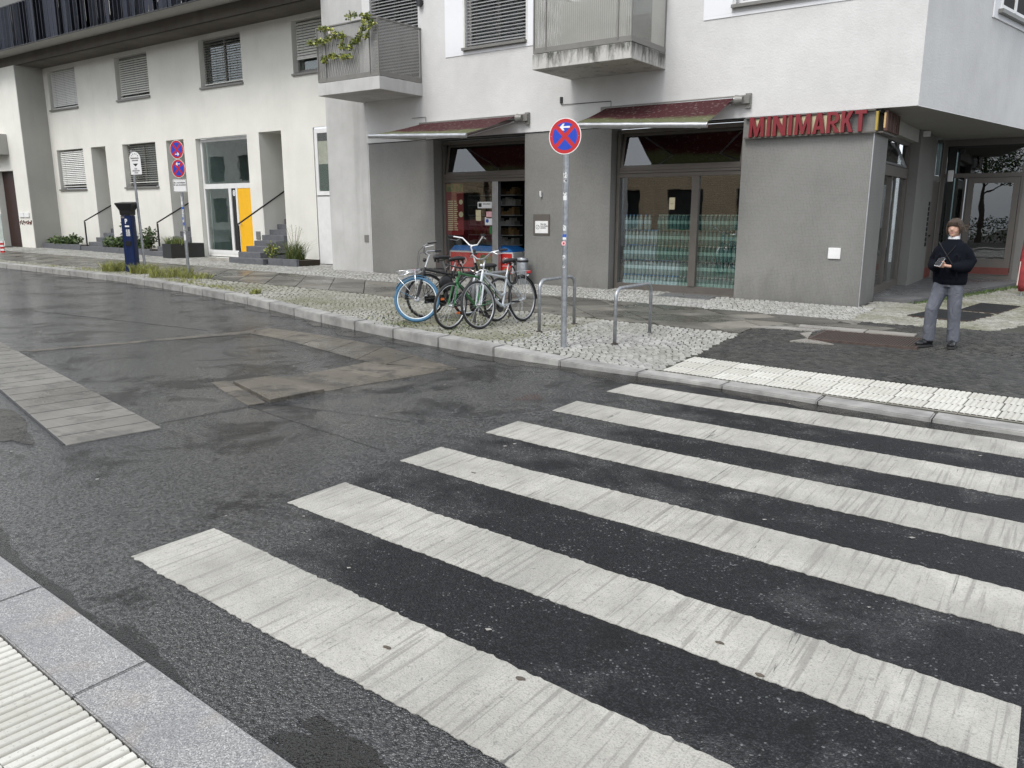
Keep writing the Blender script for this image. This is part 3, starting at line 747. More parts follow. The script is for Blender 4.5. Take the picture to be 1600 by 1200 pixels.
# ---- pale terrace building at the left
YL = 16.55; LB = empty('terrace_building', (-28, YL, .3), label='long cream terrace building with stepped doorways, blinds and a dark balcony', cat='building')
def at(o, par): # keep world coordinates although parented
    o.location = Vector(o.location)-Vector(par.location); return o
LBl = (-28, YL, .3)
def lb(mb, name, mat, **k): return at(mb.build(name, mat, LB, **k), LB)
holes = []
upper = [(-34.46, -32.3), (-29.45, -27.33), (-24.3, -22.1), (-19.7, -17.6)]
lower = [(-34.4, -32.32), (-29.45, -27.28)]
for a, c in upper: holes.append((a, c, 5.8, 7.27, .26))
for a, c in lower: holes.append((a, c, 2.72, 4.25, .26))
alc = [(-31.7, -30.65), (-26.6, -25.55), (-21.5, -20.42)]
for a, c in alc: holes.append((a, c, .1, 4.25, 1.9))
holes.append((-24.86, -22.10, .3, 4.22, .2)); holes.append((-18.98, -17.3, .25, 4.25, .06))
q = MB(); wall_holes(q, -34.85, -15.6, 0, 7.42, holes, YL, .26); lb(q, 'wall', M['stucco_c'])
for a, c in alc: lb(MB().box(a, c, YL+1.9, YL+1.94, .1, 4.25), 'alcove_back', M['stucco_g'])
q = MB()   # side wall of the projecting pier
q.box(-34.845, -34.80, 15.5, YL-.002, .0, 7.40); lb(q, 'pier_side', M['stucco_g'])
q = MB(); wall_holes(q, -60, -34.85, 0, 7.4, [(-37.6, -36.0, .2, 3.47, .3)], 15.5, .3); q.box(-34.86, -34.846, 15.501, 16.5, 0, 7.4); lb(q, 'pier', M['stucco_c'])
q = MB(); q.box(-60, -36.15, 15.0, 15.49, 4.1, 4.9); lb(q, 'canopy_box', M['stucco_g'])
d = MB().box(-37.6, -36.0, 15.75, 15.8, .2, 3.47); dr = lb(d, 'door', pm('brown_door', (.030, .010, .006), .5))
MB().box(-36.25, -36.1, 15.70, 15.75, 1.30, 1.34).build('handle', M['alu'], dr)
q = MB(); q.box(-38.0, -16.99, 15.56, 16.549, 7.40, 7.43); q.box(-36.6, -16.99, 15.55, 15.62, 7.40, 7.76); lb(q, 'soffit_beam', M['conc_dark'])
q = MB()
for k in range(8): q.box(-60+5.1*k+.0, -60+5.1*k+5.09, 14.74, 15.545, 7.76, 7.80)
q.box(-19.2, -17.0, 14.74, 15.545, 7.76, 7.80)
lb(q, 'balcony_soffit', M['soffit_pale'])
q = MB(); q.box(-60, -17.0, 14.74, 18.5, 7.801, 7.95); lb(q, 'balcony_deck', M['conc_dark'])
q = MB(); wall_holes(q, -60, -17.0, 7.95, 10.6, [(x_, x_+2.2, 8.0, 10.2, .2) for x_ in (-57, -52, -47, -42, -37, -31.9, -26.8, -21.7)], 18.2, .2); q.box(-60, -17, 18.2, 26, 10.6, 10.9); q.box(-60, -36.5, 14.9, 18, 9.3, 16); lb(q, 'upper_wall', M['stucco_g'])
for x_ in (-57, -52, -47, -42, -37, -31.9, -26.8, -21.7): lb(MB().box(x_, x_+2.2, 18.4, 18.42, 8, 10.2), 'upper_glazing', M['dark'])
# balcony railing: folded perforated metal strips, each one its own piece
M['rail'] = pm('railing_metal', (.022, .026, .040), .4, .4, .25); M['rail_edge'] = pm('railing_edge', (.16, .17, .19), .35, .6, .2)
rl = lb(MB().box(-60, -17.05, 14.70, 14.735, 7.70, 7.74).box(-60, -17.05, 14.70, 14.74, 9.12, 9.16), 'railing', M['signblack'])
def strip_mesh(w1):
    q = MB(); q.quad((0, 0, 0), (.17, .05, 0), (.17, .05, 1.4), (0, 0, 1.4)); q.quad((.17, .05, 0), (0, 0, 0), (0, 0, 1.4), (.17, .05, 1.4))
    q.mi = 1; q.quad((.17, .05, 0), (.205, -.01, 0), (.205, -.01, 1.4), (.17, .05, 1.4)); q.quad((.205, -.01, 0), (.17, .05, 0), (.17, .05, 1.4), (.205, -.01, 1.4))
    q.mi = 0; q.box(.205, .225, -.012, .0, 0, 1.4)
    return q.mesh('railing_strip', [M['rail'], M['rail_edge']])
smm = strip_mesh(1)
x = -39.0
while x < -17.3:
    g = inst('railing_strip', smm, rl, (x, 14.69, 7.73), (0, 0, random.uniform(-.12, .12))); x += random.choice((.235, .25, .24, .27, .24))
# windows of the terrace
def window(parent, x0, x1, z0, z1, y, mat='frame_grey', mull=True, sill='frame_grey', glass='glass'):
    q = MB(); frame_rect(q, x0, x1, z0, z1, .06, y, y+.06)
    if mull: q.box((x0+x1)/2-.035, (x0+x1)/2+.035, y-.003, y+.055, z0+.06, z1-.06)
    w = at(q.build('window', M[mat], parent), parent)
    off = Vector(parent.location)
    w2 = MB().box(x0+.05, x1-.05, y+.028, y+.034, z0+.05, z1-.05).build('pane', M[glass], w)
    return w
def sub(mb, name, mat, parent, **k): return mb.build(name, mat, parent, **k)
for i, (a, c) in enumerate(upper):
    w = window(LB, a, c, 5.86, 7.25, YL+.2)
    sub(MB().box(a-.03, c+.03, YL-.06, YL+.2, 5.74, 5.80), 'sill', M['frame_grey'], w)
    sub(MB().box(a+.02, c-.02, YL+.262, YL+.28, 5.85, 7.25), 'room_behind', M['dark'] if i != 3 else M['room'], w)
    if i == 0: blind(w, a+.08, c-.06, 7.22, 5.86, YL+.10, .062, 62, 'slat_w', .07)
    if i == 1: blind(w, a+.12, c-.05, 7.15, 5.88, YL+.10, .075, 56, 'slat')
    if i == 2: blind(w, a+.1, c-.05, 7.12, 5.90, YL+.10, .075, 6, 'slat')
    if i == 3: blind(w, a+.1, c-.05, 7.2, 6.22, YL+.10, .075, 60, 'slat')
for i, (a, c) in enumerate(lower):
    w = window(LB, a, c, 2.78, 4.22, YL+.2)
    sub(MB().box(a-.03, c+.03, YL-.06, YL+.2, 2.66, 2.72), 'sill', M['frame_grey'], w)
    sub(MB().box(a+.02, c-.02, YL+.262, YL+.28, 2.75, 4.25), 'room_behind', M['dark'], w)
    if i == 0: blind(w, a+.1, c-.05, 4.2, 2.84, YL+.10, .072, 50, 'slat_w')
    else: blind(w, a+.1, c-.05, 4.2, 2.90, YL+.14, .075, 8, 'slat')
# tall shopfront with the yellow door
Y2 = YL+.15
q = MB(); frame_rect(q, -24.84, -22.11, .33, 4.2, .09, Y2, Y2+.07); q.box(-24.75, -22.2, Y2-.01, Y2+.06, 2.58, 2.74)
q.box(-23.45, -23.32, Y2-.005, Y2+.065, .42, 2.58); q.box(-23.08, -22.98, Y2-.005, Y2+.065, .42, 2.58); q.box(-24.75, -22.98, Y2-.012, Y2+.06, .42, .54)
sf = lb(q, 'tall_window', M['white_frame'])
sub(MB().box(-24.76, -22.18, Y2+.03, Y2+.036, 2.72, 4.12), 'pane', M['glass_shop'], sf)
sub(MB().box(-24.76, -23.44, Y2+.03, Y2+.036, .54, 2.6), 'pane', M['glass_shop'], sf)
sub(MB().box(-23.33, -23.07, Y2+.03, Y2+.036, .42, 2.58), 'sidelight', M['signblack'], sf)
me = text_mesh('8', .26, M['white'], .003, .006); inst('house_number', me, sf, (-23.2, Y2+.024, 2.42), (R(90), 0, 0))
dr = lb(MB().box(-22.975, -22.2, Y2+.0, Y2+.05, .42, 2.575), 'door', M['yellow'], bevel=.004); tag(dr, 'bright yellow door leaf')
q = MB(); q.tube([(-22.90, Y2-.002, 1.42), (-22.90, Y2-.05, 1.42), (-22.80, Y2-.05, 1.42)], .011, 6); q.tube([(-22.90, Y2, 1.42), (-22.90, Y2-.01, 1.40)], .022, 8)
sub(q, 'handle', M['alu'], dr)
q = MB(); q.box(-24.58, -22.1, YL+1.9, YL+1.95, .3, 4.2); q.box(-24.64, -24.6, YL+.24, YL+1.9, .3, 4.2); q.box(-22.1, -22.06, YL+.24, YL+1.9, .3, 4.2); q.box(-24.6, -22.1, YL+.24, YL+1.9, .28, .32)
q.box(-24.6, -22.1, YL+.24, YL+1.9, 4.2, 4.22)
lb(q, 'hall_interior', pm('hall_wall', (.24, .30, .28), .8))
q = MB(); q.box(-24.1, -23.3, YL+1.6, YL+1.7, 1.1, 1.75); lb(q, 'cabinet', M['bark'])
# narrow white door and window at the end
q = MB(); frame_rect(q, -18.96, -17.35, 2.30, 4.2, .12, YL+.02, YL+.06); nw = lb(q, 'narrow_window', M['white_frame'])
sub(MB().box(-18.86, -17.45, YL+.04, YL+.045, 2.4, 4.1), 'pane', M['glass_shop'], nw); sub(MB().box(-18.9, -17.4, YL+.055, YL+.058, 2.3, 3.2), 'curtain', pm('green_curtain', (.03, .06, .04), .8), nw)
sub(MB().box(-18.9, -17.4, YL+.055, YL+.058, 3.2, 3.85), 'curtain', pm('cream_curtain', (.50, .46, .38), .8), nw); sub(MB().box(-18.9, -17.4, YL+.055, YL+.058, 3.86, 4.15), 'curtain', M['dark'], nw)
lb(MB().box(-18.93, -17.35, YL-.01, YL+.05, .27, 2.26), 'white_panel', M['white_frame'], bevel=.006)
# socket boxes on the wall
lb(MB().box(-21.92, -21.72, YL-.03, YL-.001, .95, 1.20), 'meter_box', M['frame_grey'])
# plinth and letter plates by the brown door
pl = empty('bell_plate', (-35.45, 15.46, 1.7), label='white bell plates with a red brown scrawl on the far left pier', cat='bell plate')
for k in range(2): MB().box(-.42+.44*k, -.02+.44*k, 0, .035, -.09, .10).build('plate', M['white'], pl)
q = MB()
for k in range(26):
    x_ = -.5+.04*k; q.tube([(x_, .03, -.32+random.uniform(-.08, .08)), (x_+.05, .03, -.32+random.uniform(-.10, .12))], .012, 4)
q.build('scrawl', pm('red_brown_paint', (.12, .03, .025), .8), pl)

# stairs with handrails
def stair(x0, x1, y0, n, zb, lab, wide=None):
    r = empty('entrance_stair', (x0, y0, zb), label=lab, cat='stairs', group='slate stairs up to the terrace doors')
    for k in range(n):
        a = 0 if not (wide and k == 0) else -.05; e = x1-x0 if not (wide and k == 0) else wide
        dep = .34 if k < n-1 else .5
        MB().box(a, e, .31*k+.002, .31*k+dep, -.15 if k == 0 else .165*k-.1, .165*(k+1)-.004*(k % 2)).build('step', M['step'], r, bevel=.006)
    MB().box(.0, x1-x0, .36, .31*n, -.2, .1).build('stair_base', M['step'], r)
    q = MB()
    for k in range(2, n): q.box(.01, x1-x0-.01, .31*k+.02, .31*n+.1, .165*(k-1)-.05, .165*k-.1+.002)
    q.build('stair_body', M['step'], r)
    return r
def handrail(x, y0, z0, zt, y1, z1, lab):
    r = empty('handrail', (x, y0, z0), label=lab, cat='handrail', group='black handrails of the terrace stairs')
    MB().box(-.022, .022, -.022, .022, 0, zt-z0).build('post', M['black'], r)
    q = MB(); q.add([(-.02, -.022, zt-z0), (.02, -.022, zt-z0), (.02, y1-y0, z1-z0), (-.02, y1-y0, z1-z0), (-.02, -.022, zt-z0+.045), (.02, -.022, zt-z0+.045), (.02, y1-y0, z1-z0+.045), (-.02, y1-y0, z1-z0+.045)],
         [(0, 3, 2, 1), (4, 5, 6, 7), (0, 1, 5, 4), (1, 2, 6, 5), (2, 3, 7, 6), (3, 0, 4, 7)]); q.build('rail', M['black'], r)
stair(-21.5, -20.42, 15.18, 8, .27, 'slate stair beside the yellow door, with a wide lowest step', 1.6)
stair(-26.6, -25.55, 15.55, 7, .31, 'slate stair behind the black planter box')
stair(-31.7, -30.65, 15.75, 7, .35, 'slate stair furthest left, between the two green beds')
handrail(-21.5, 15.57, .45, 1.41, 17.5, 2.5, 'black handrail rising in front of the yellow door')
handrail(-26.6, 15.95, .6, 1.42, 17.3, 2.15, 'black handrail just behind the black planter box')
handrail(-31.7, 16.0, .4, 1.44, 17.3, 2.15, 'leftmost black handrail, between the two green beds')

# ---- corner building with the shop
CB = empty('corner_building', (-3.2, 15.35, 0), label='white and grey corner building with the minimarket on its ground floor', cat='building')
def cb(mb, name, mat, **k): return at(mb.build(name, mat, CB, **k), CB)
Yt = 15.35; TOP = 17.5
upwin = [(-15.25, -13.65, 4.95, 7.3), (-12.2, -10.52, 5.5, 7.3), (-9.1, -7.5, 4.95, 7.3), (-5.8, -3.9, 5.55, 7.3)]
hi = [(a, c, e+3.1*k, f+3.1*k) for k in (1, 2, 3) for a, c, e, f in upwin]
q = MB(); wall_holes(q, -17.05, -15.52, 0, TOP, [], Yt, .3); q.quad((-17.05, Yt+12, 0), (-17.05, Yt, 0), (-17.05, Yt, TOP), (-17.05, Yt+12, TOP)); cb(q, 'concrete_wall', M['concrete'])
q = MB(); wall_holes(q, -15.52, -2.55, 3.55, TOP, [h+(.22,) for h in upwin+hi], Yt-.03, .22)
q.quad((-15.52, Yt-.03, 3.55), (-2.55, Yt-.03, 3.55), (-2.55, Yt+.0, 3.55), (-15.52, Yt, 3.55))
# slanted right flank
F0, F1 = Vector((-2.55, Yt-.03)), Vector((.55, 30.0))
q.quad((F0.x, F0.y, 3.55), (F1.x, F1.y, 3.55), (F1.x, F1.y, TOP), (F0.x, F0.y, TOP))
q.quad((-17.05, Yt, TOP), (-2.55, Yt, TOP), (F1.x, 30, TOP), (-17.05, 30, TOP))
cb(q, 'render_wall', M['stucco_w'])
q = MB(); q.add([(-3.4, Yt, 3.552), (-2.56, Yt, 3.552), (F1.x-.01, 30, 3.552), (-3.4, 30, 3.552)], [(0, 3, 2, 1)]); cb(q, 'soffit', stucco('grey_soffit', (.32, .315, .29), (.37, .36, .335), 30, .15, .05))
# smooth white panels round the windows
for a in ((-12.8, -12.262, 5.42, 7.3), (-10.455, -10.0, 5.42, 7.3), (-6.42, -5.862, 5.42, 7.3), (-12.8, -10.0, 5.36, 5.419), (-6.42, -3.5, 5.36, 5.419)): cb(MB().box(a[0], a[1], Yt-.045, Yt-.031, a[2], a[3]), 'smooth_panel', M['smooth_w'])
for i, (a, c, e, f) in enumerate(upwin+hi):
    w = window(CB, a, c, e+.04, f-.02, Yt+.13, 'white_frame' if i in (1, 3) else 'frame_grey')
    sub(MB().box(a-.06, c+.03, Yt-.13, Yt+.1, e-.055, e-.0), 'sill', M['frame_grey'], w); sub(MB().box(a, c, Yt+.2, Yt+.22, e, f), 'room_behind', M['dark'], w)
    if i == 1: sub(MB().box(a-.05, a-.001, Yt-.06, Yt+.1, e, f), 'guide_rail', M['slat'], w)
    if i in (0, 1): blind(w, a+.03, c-.02, f-.03, e+.09, Yt+.03, .072, 38, 'slat_g', .08)
    elif i not in (2, 3): blind(w, a+.03, c-.02, f-.03, e+.6, Yt+.03, .09, 40, 'slat_g', .09)
# flank window high at the right
dv = (F1-F0).normalized()
q = MB(); L = (F1-F0).length
T = Matrix.Translation((F0.x, F0.y, 0)) @ Matrix.Rotation(math.atan2(dv.y, dv.x), 4, 'Z')
q.box(3.0, 5.4, -.03, -.003, 5.38, 7.3); q.xf(T); cb(q, 'smooth_panel', M['smooth_w'])
q = MB(); frame_rect(q, 3.3, 4.9, 5.56, 7.0, .09, -.05, -.031); q.box(4.05, 4.15, -.06, -.031, 5.6, 7); q.xf(T); w = cb(q, 'window', M['white_frame'])
q = MB(); q.box(3.36, 4.84, -.036, -.033, 5.6, 6.95); q.xf(T); sub(q, 'pane', M['dark'], w)
q = MB(); q.box(3.2, 5.0, -.12, -.031, 5.48, 5.55); q.xf(T); sub(q, 'sill', M['frame_grey'], w)

# mosaic-clad ground floor
tops = 3.53
S1 = (-13.27, -10.55); S2 = (-8.35, -5.53)
q = MB(); wall_holes(q, -15.49, -3.2, 0, tops, [(S1[0], S1[1], -.01, tops, .55), (S2[0], S2[1], -.01, tops, .45)], Yt, .5)
q.quad((-3.2, Yt, 0), (-3.2, 16.54, 0), (-3.2, 16.54, tops), (-3.2, Yt, tops)); q.quad((-3.2, 16.54, 0), (-3.55, 16.54, 0), (-3.55, 16.54, tops), (-3.2, 16.54, tops))
q.quad((-15.49, Yt+.05, 0), (-15.49, Yt, 0), (-15.49, Yt, tops), (-15.49, Yt+.05, tops))
cb(q, 'mosaic_wall', M['mosaic'])
cb(MB().box(-3.207, -3.192, Yt-.004, Yt+.010, .08, 3.16), 'corner_bead', M['alu']); cb(MB().box(-15.505, -15.488, Yt-.006, Yt+.01, .2, 3.53), 'corner_bead', M['white_frame'])
q = MB(); q.box(-15.49, -3.1, Yt+.002, Yt+.06, tops-.0, 3.549); cb(q, 'shadow_joint', M['signblack'])
q = MB()
q.box(-3.5, -3.15, 19.7, 22.0, .1, 3.55); q.box(-3.15, -3.13, 22.95, 23.0, .1, 3.55)
q.box(-1.36, 2.6, 23.0, 23.3, 0, 3.55)
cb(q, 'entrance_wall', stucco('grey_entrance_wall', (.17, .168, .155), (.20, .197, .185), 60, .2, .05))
cb(MB().box(-3.5, -3.2, 16.54, 19.7, 3.28, 3.545), 'lintel', M['stucco_g'])
# shop interior
q = MB(); q.box(-15, -3.7, 20, 20.1, .1, 3.5); q.box(-15.1, -15, 15.9, 20, .1, 3.5); q.box(-3.7, -3.62, 15.9, 20, .1, 3.5)
cb(q, 'shop_walls', M['room'])
cb(MB().box(-15, -3.7, 15.36, 20, .02, .16), 'shop_floor', pm('shop_floor', (.12, .11, .10), .4)); cb(MB().box(-15.4, -3.3, 15.9, 20, 3.46, 3.5), 'shop_ceiling', M['room'])
cb(MB().box(-9.6, -9.5, 16.0, 19.9, .16, 3.46), 'partition', M['room'])

def storefront(x0, x1, y, zb, mull, nm):
    q = MB(); q.box(x0, x0+.07, y, y+.1, zb, 3.5); q.box(x1-.06, x1, y, y+.1, zb, 3.5); q.box(x0+.07, x1-.06, y, y+.1, zb, zb+.16)
    q.box(x0+.07, x1-.06, y-.01, y+.09, 2.52, 2.60); q.box(x0+.07, x1-.06, y-.03, y+.09, 2.603, 2.655); q.box(x0+.07, x1-.06, y-.012, y+.09, 2.658, 2.72); q.box(x0+.07, x1-.06, y, y+.1, 3.42, 3.5)
    o = cb(q, 'shopfront', M['frame'], bevel=.003); return o
# glazing beside the shop door
Y1 = Yt+.30
s1 = storefront(S1[0]+.02, S1[1]-.0, Y1, .19, None, '')
sub(MB().box(-13.2, -11.69, Y1+.03, Y1+.036, .33, 2.53), 'pane', M['glass_shop'], s1)
sub(MB().box(-11.69, -11.52, Y1-.03, Y1+.10, .17, 2.52), 'mullion', M['alu'], s1, bevel=.004)
fl = MB(); fl.box(-13.16, -10.64, 0, .05, 0, .05).box(-13.16, -10.64, 0, .05, .66, .71).box(-13.16, -13.10, 0, .05, .05, .66).box(-10.70, -10.64, 0, .05, .05, .66)
fo = sub(fl, 'fanlight', M['frame'], s1, loc=(0, Y1+.02, 2.72), rot=(R(-10), 0, 0))
sub(MB().box(-13.10, -10.70, .02, .026, .05, .66), 'fanlight_pane', M['glass_dark'], s1, loc=(0, Y1+.02, 2.72), rot=(R(-10), 0, 0))
# glazing of the bottle window
Y2b = Yt+.24
s2 = storefront(S2[0]+.02, S2[1]-.02, Y2b, .14, None, '')
sub(MB().box(-6.61, -6.46, Y2b-.02, Y2b+.09, .30, 2.52), 'mullion', M['frame'], s2, bevel=.004)
sub(MB().box(-8.27, -6.61, Y2b+.03, Y2b+.036, .29, 2.53), 'pane', M['glass_shop'], s2); sub(MB().box(-6.46, -5.6, Y2b+.03, Y2b+.036, .29, 2.53), 'pane', M['glass_shop'], s2)
fl = MB(); fl.box(-8.26, -5.6, 0, .05, 0, .05).box(-8.26, -5.6, 0, .05, .66, .71).box(-8.26, -8.20, 0, .05, .05, .66).box(-5.66, -5.6, 0, .05, .05, .66)
sub(fl, 'fanlight', M['frame'], s2, loc=(0, Y2b+.02, 2.72), rot=(R(-10), 0, 0))
sub(MB().box(-8.2, -5.66, .02, .026, .05, .66), 'fanlight_pane', M['glass_dark'], s2, loc=(0, Y2b+.02, 2.72), rot=(R(-10), 0, 0))
# side shop window and doors in the passage
q = MB(); X = -3.42
q.box(X, X+.08, 16.56, 16.66, .19, 3.26); q.box(X, X+.08, 19.6, 19.7, .19, 3.26); q.box(X, X+.08, 16.66, 19.6, .19, .34); q.box(X-.01, X+.09, 16.66, 19.6, 2.52, 2.72); q.box(X, X+.08, 16.66, 19.6, 3.2, 3.28); q.box(X, X+.08, 18.0, 18.08, .34, 2.52)
s3 = cb(q, 'side_shopfront', M['frame']); sub(MB().box(X+.03, X+.035, 16.66, 19.6, .34, 2.52), 'pane', M['glass_shop'], s3)
q = MB(); q.box(0, .05, -1.45, -1.39, .04, .7).box(0, .05, 1.39, 1.45, .04, .7).box(0, .05, -1.45, 1.45, 0, .05).box(0, .05, -1.45, 1.45, .65, .7); sub(q, 'fanlight', M['alu'], s3, loc=(X+.03, 18.1, 2.72), rot=(0, R(-24), 0))
sub(MB().box(.02, .026, -1.4, 1.4, .05, .65), 'fanlight_pane', M['glass_shop'], s3, loc=(X+.03, 18.1, 2.72), rot=(0, R(-24), 0))
cb(MB().box(-3.20, -3.15, 22.01, 22.95, 2.55, 2.68), 'transom', M['frame_grey'])
q = MB(); q.box(-3.20, -3.158, 22.01, 22.95, .19, 2.54); sd = cb(q, 'side_door', pm('brown_metal_door', (.10, .085, .07), .5)); sub(MB().box(-3.157, -3.11, 22.12, 22.2, 1.22, 1.26), 'handle', M['black'], sd); sub(MB().box(-3.157, -3.152, 22.01, 22.95, .2, .45), 'kick_plate', pm('red_kick_plate', (.14, .035, .025), .5), sd)
cb(MB().box(-3.20, -3.16, 22.01, 22.95, 2.69, 3.55), 'side_pane', M['glass_dark'])
# entrance glazing
E_ = 23.0
q = MB(); q.box(-3.13, -1.36, E_, E_+.09, 3.40, 3.55); q.box(-3.13, -1.36, E_-.01, E_+.09, 2.64, 2.74); q.box(-3.13, -3.05, E_, E_+.09, .28, 3.4); q.box(-1.42, -1.36, E_, E_+.09, .28, 3.4); q.box(-2.62, -2.54, E_, E_+.09, .28, 2.64); q.box(-3.13, -1.36, E_-.0, E_+.09, .19, .28)
en = cb(q, 'entrance_glazing', M['frame'])
sub(MB().box(-3.05, -1.42, E_+.04, E_+.045, 2.74, 3.4), 'pane', M['glass_dark'], en); sub(MB().box(-3.05, -2.62, E_+.04, E_+.045, .28, 2.64), 'pane', M['glass_dark'], en)
q = MB(); frame_rect(q, -2.52, -1.43, .47, 2.63, .13, E_-.03, E_+.03); q.box(-2.39, -1.56, E_-.02, E_+.03, .6, .68); ed = cb(q, 'entrance_door', M['frame'])
sub(MB().box(-2.4, -1.55, E_, E_+.006, .6, 2.52), 'pane', M['glass_dark'], ed); sub(MB().box(-2.52, -1.43, E_-.035, E_-.0, .30, .47), 'kick_plate', pm('red_kick_plate', (.14, .035, .025), .5), ed)
sub(MB().tube([(-2.56, E_-.10, .9), (-2.56, E_-.10, 2.60)], .022, 8), 'push_bar', M['alu'], ed)
cb(MB().box(-3.1, -1.4, 25.4, 25.5, .2, 3.5).box(-3.2, -3.13, 23.1, 25.4, .2, 3.5), 'hall_walls', M['dark'])

# small fittings of the facade
q = MB(); q.box(-10.30, -9.86, Yt-.02, Yt-.002, 1.30, 1.76); nb = cb(q, 'notice_box', M['frame'])
sub(MB().box(-10.245, -9.90, Yt-.024, Yt-.0205, 1.34, 1.61), 'notice', M['white'], nb)
inst('lettering', text_mesh('Bitte hier\nkeine Räder\nabstellen', .042, M['signblack'], .0008, .0006, align='LEFT'), nb, (-10.10, Yt-.026, 1.50), (R(90), 0, 0))
q = MB()
for k in range(16):
    a0 = 2*math.pi*k/16; a1 = 2*math.pi*(k+1)/16; q.tube([(-10.175+.045*math.cos(a0), Yt-.026, 1.475+.045*math.sin(a0)), (-10.175+.045*math.cos(a1), Yt-.026, 1.475+.045*math.sin(a1))], .004, 4)
q.tube([(-10.205, Yt-.026, 1.445), (-10.145, Yt-.026, 1.505)], .003, 4); sub(q, 'prohibition_mark', M['signblack'], nb)
q = MB(); q.tube([(-10.09, Yt-.03, 2.15), (-10.09, Yt-.05, 2.19), (-10.09, Yt-.05, 2.27)], .026, 8); cb(q, 'sensor', M['white'], smooth=True)
cb(MB().box(-3.80, -3.585, Yt-.03, Yt-.002, .97, 1.17), 'access_plate', M['white_frame'], bevel=.006)
cb(MB().box(-15.76, -15.60, Yt-.01, Yt-.002, 1.02, 1.21), 'vent', M['frame_grey'])
q = MB(); q.tube([(-9.57, Yt-.05, 4.20), (-9.57, Yt-.05, 4.07), (-8.36, Yt-.04, 4.055), (-8.36, Yt-.04, 3.88)], .007, 5); q.box(-9.60, -9.54, Yt-.06, Yt-.031, 4.1, 4.23); cb(q, 'cable', M['signblack'])
q = MB(); q.tube([(-13.9, Yt-.05, 4.07), (-13.45, Yt-.05, 4.07), (-13.45, Yt-.05, 3.9)], .006, 5); cb(q, 'cable', M['signblack'])
q = MB(); q.tube([(-13.53, Yt-.10, 6.58), (-13.53, Yt-.10, 7.3)], [.07, .05], 8); q.box(-13.60, -13.46, Yt-.1, Yt-.031, 6.62, 6.7); cb(q, 'wall_lamp', M['black'])
cb(MB().box(-2.98, -2.86, 22.90, 22.97, 2.55, 2.82), 'alarm_box', M['white_frame'], bevel=.01)
cb(MB().box(-3.15, -3.03, 19.9, 20.05, 3.42, 3.53), 'lamp_box', M['white_frame'])
q = MB()
for k in range(9): q.box(-3.149, -3.12, 21.62, 21.74, 1.0+.12*k, 1.09+.12*k)
cb(q, 'bell_panel', M['black'])

# balconies
def perforated(name, base, holec, sc_=(1/.034, 1/.034)):
    t = NT(name); p = t.n('NewGeometry').outputs['Position']; s = t.n('SeparateXYZ'); t.l(p, s.inputs[0])
    u = t.math('FRACT', t.math('MULTIPLY', t.math('ADD', s.outputs[0], s.outputs[1]), 1/.045)); v = t.math('FRACT', t.math('MULTIPLY', s.outputs[2], 1/.018))
    hole = t.math('MULTIPLY', t.math('LESS_THAN', t.math('ABSOLUTE', t.math('SUBTRACT', u, .5)), .36), t.math('LESS_THAN', t.math('ABSOLUTE', t.math('SUBTRACT', v, .5)), .22))
    f = t.noise(p, 2, 4)
    t.set(t.mix(t.ramp(f, .3, .7), dk(base, .9), dk(base, 1.1)), .5, .3)
    tr = t.n('BsdfTransparent'); mx = t.n('MixShader'); t.l(hole, mx.inputs[0]); t.l(t.b.outputs[0], mx.inputs[1]); t.l(tr.outputs[0], mx.inputs[2]); t.l(mx.outputs[0], t.out.inputs['Surface'])
    return t.m
M['perf'] = perforated('perforated_panel', (.26, .255, .24), 0); M['perf2'] = perforated('perforated_panel_pale', (.36, .355, .325), 0)
def balcony(x0, x1, zt, pm_, slabmat, lab):
    r = empty('balcony', ((x0+x1)/2, Yt-.03, 4.56), label=lab, cat='balcony', group='balconies over the shop')
    cx = (x0+x1)/2; a, c = x0-cx, x1-cx; y0 = -1.47
    MB().box(a, c, y0, -.002, 0, .285).build('floor_slab', M[slabmat], r, bevel=.008)
    q = MB(); q.box(a+.005, c-.005, y0+.02, y0+.05, .30, .40); q.box(c-.035, c-.005, y0+.05, -.01, .30, .40); q.box(a+.005, a+.035, y0+.05, -.01, .30, .40)
    for xx in (a+.02, a+.3, c-.30, c-.02): q.box(xx-.012, xx+.012, y0+.01, y0+.035, .36, zt)
    q.box(a, c, y0+.005, y0+.045, zt-.015, zt+.015); q.box(c-.03, c+.002, y0+.045, 0, zt-.015, zt+.015); q.box(a, a+.03, y0+.045, 0, zt-.015, zt+.015); q.box(c-.03, c-.008, -.04, -.015, .36, zt)
    q.build('railing_frame', M['frame_grey'], r)
    for e, f in ((a+.03, a+.285), (a+.315, c-.315), (c-.285, c-.03)): MB().box(e, f, y0+.028, y0+.030, .40, zt-.015).build('front_panel', M[pm_], r)
    MB().box(c-.020, c-.018, y0+.05, -.05, .40, zt-.015).build('side_panel', M[pm_], r); MB().box(a+.018, a+.020, y0+.05, -.05, .40, zt-.015).build('side_panel', M[pm_], r)
    return r
balcony(-15.62, -13.55, 1.53, 'perf', 'concrete', 'perforated metal balcony with the climbing rose, left of the two')
b2 = balcony(-9.35, -7.17, 1.53, 'perf2', 'stained', 'pale perforated balcony on a black stained slab above the bottle window')
MB().box(-.6, .6, -1.2, -.8, .3, 1.2).build('storage_box', M['slat'], b2)

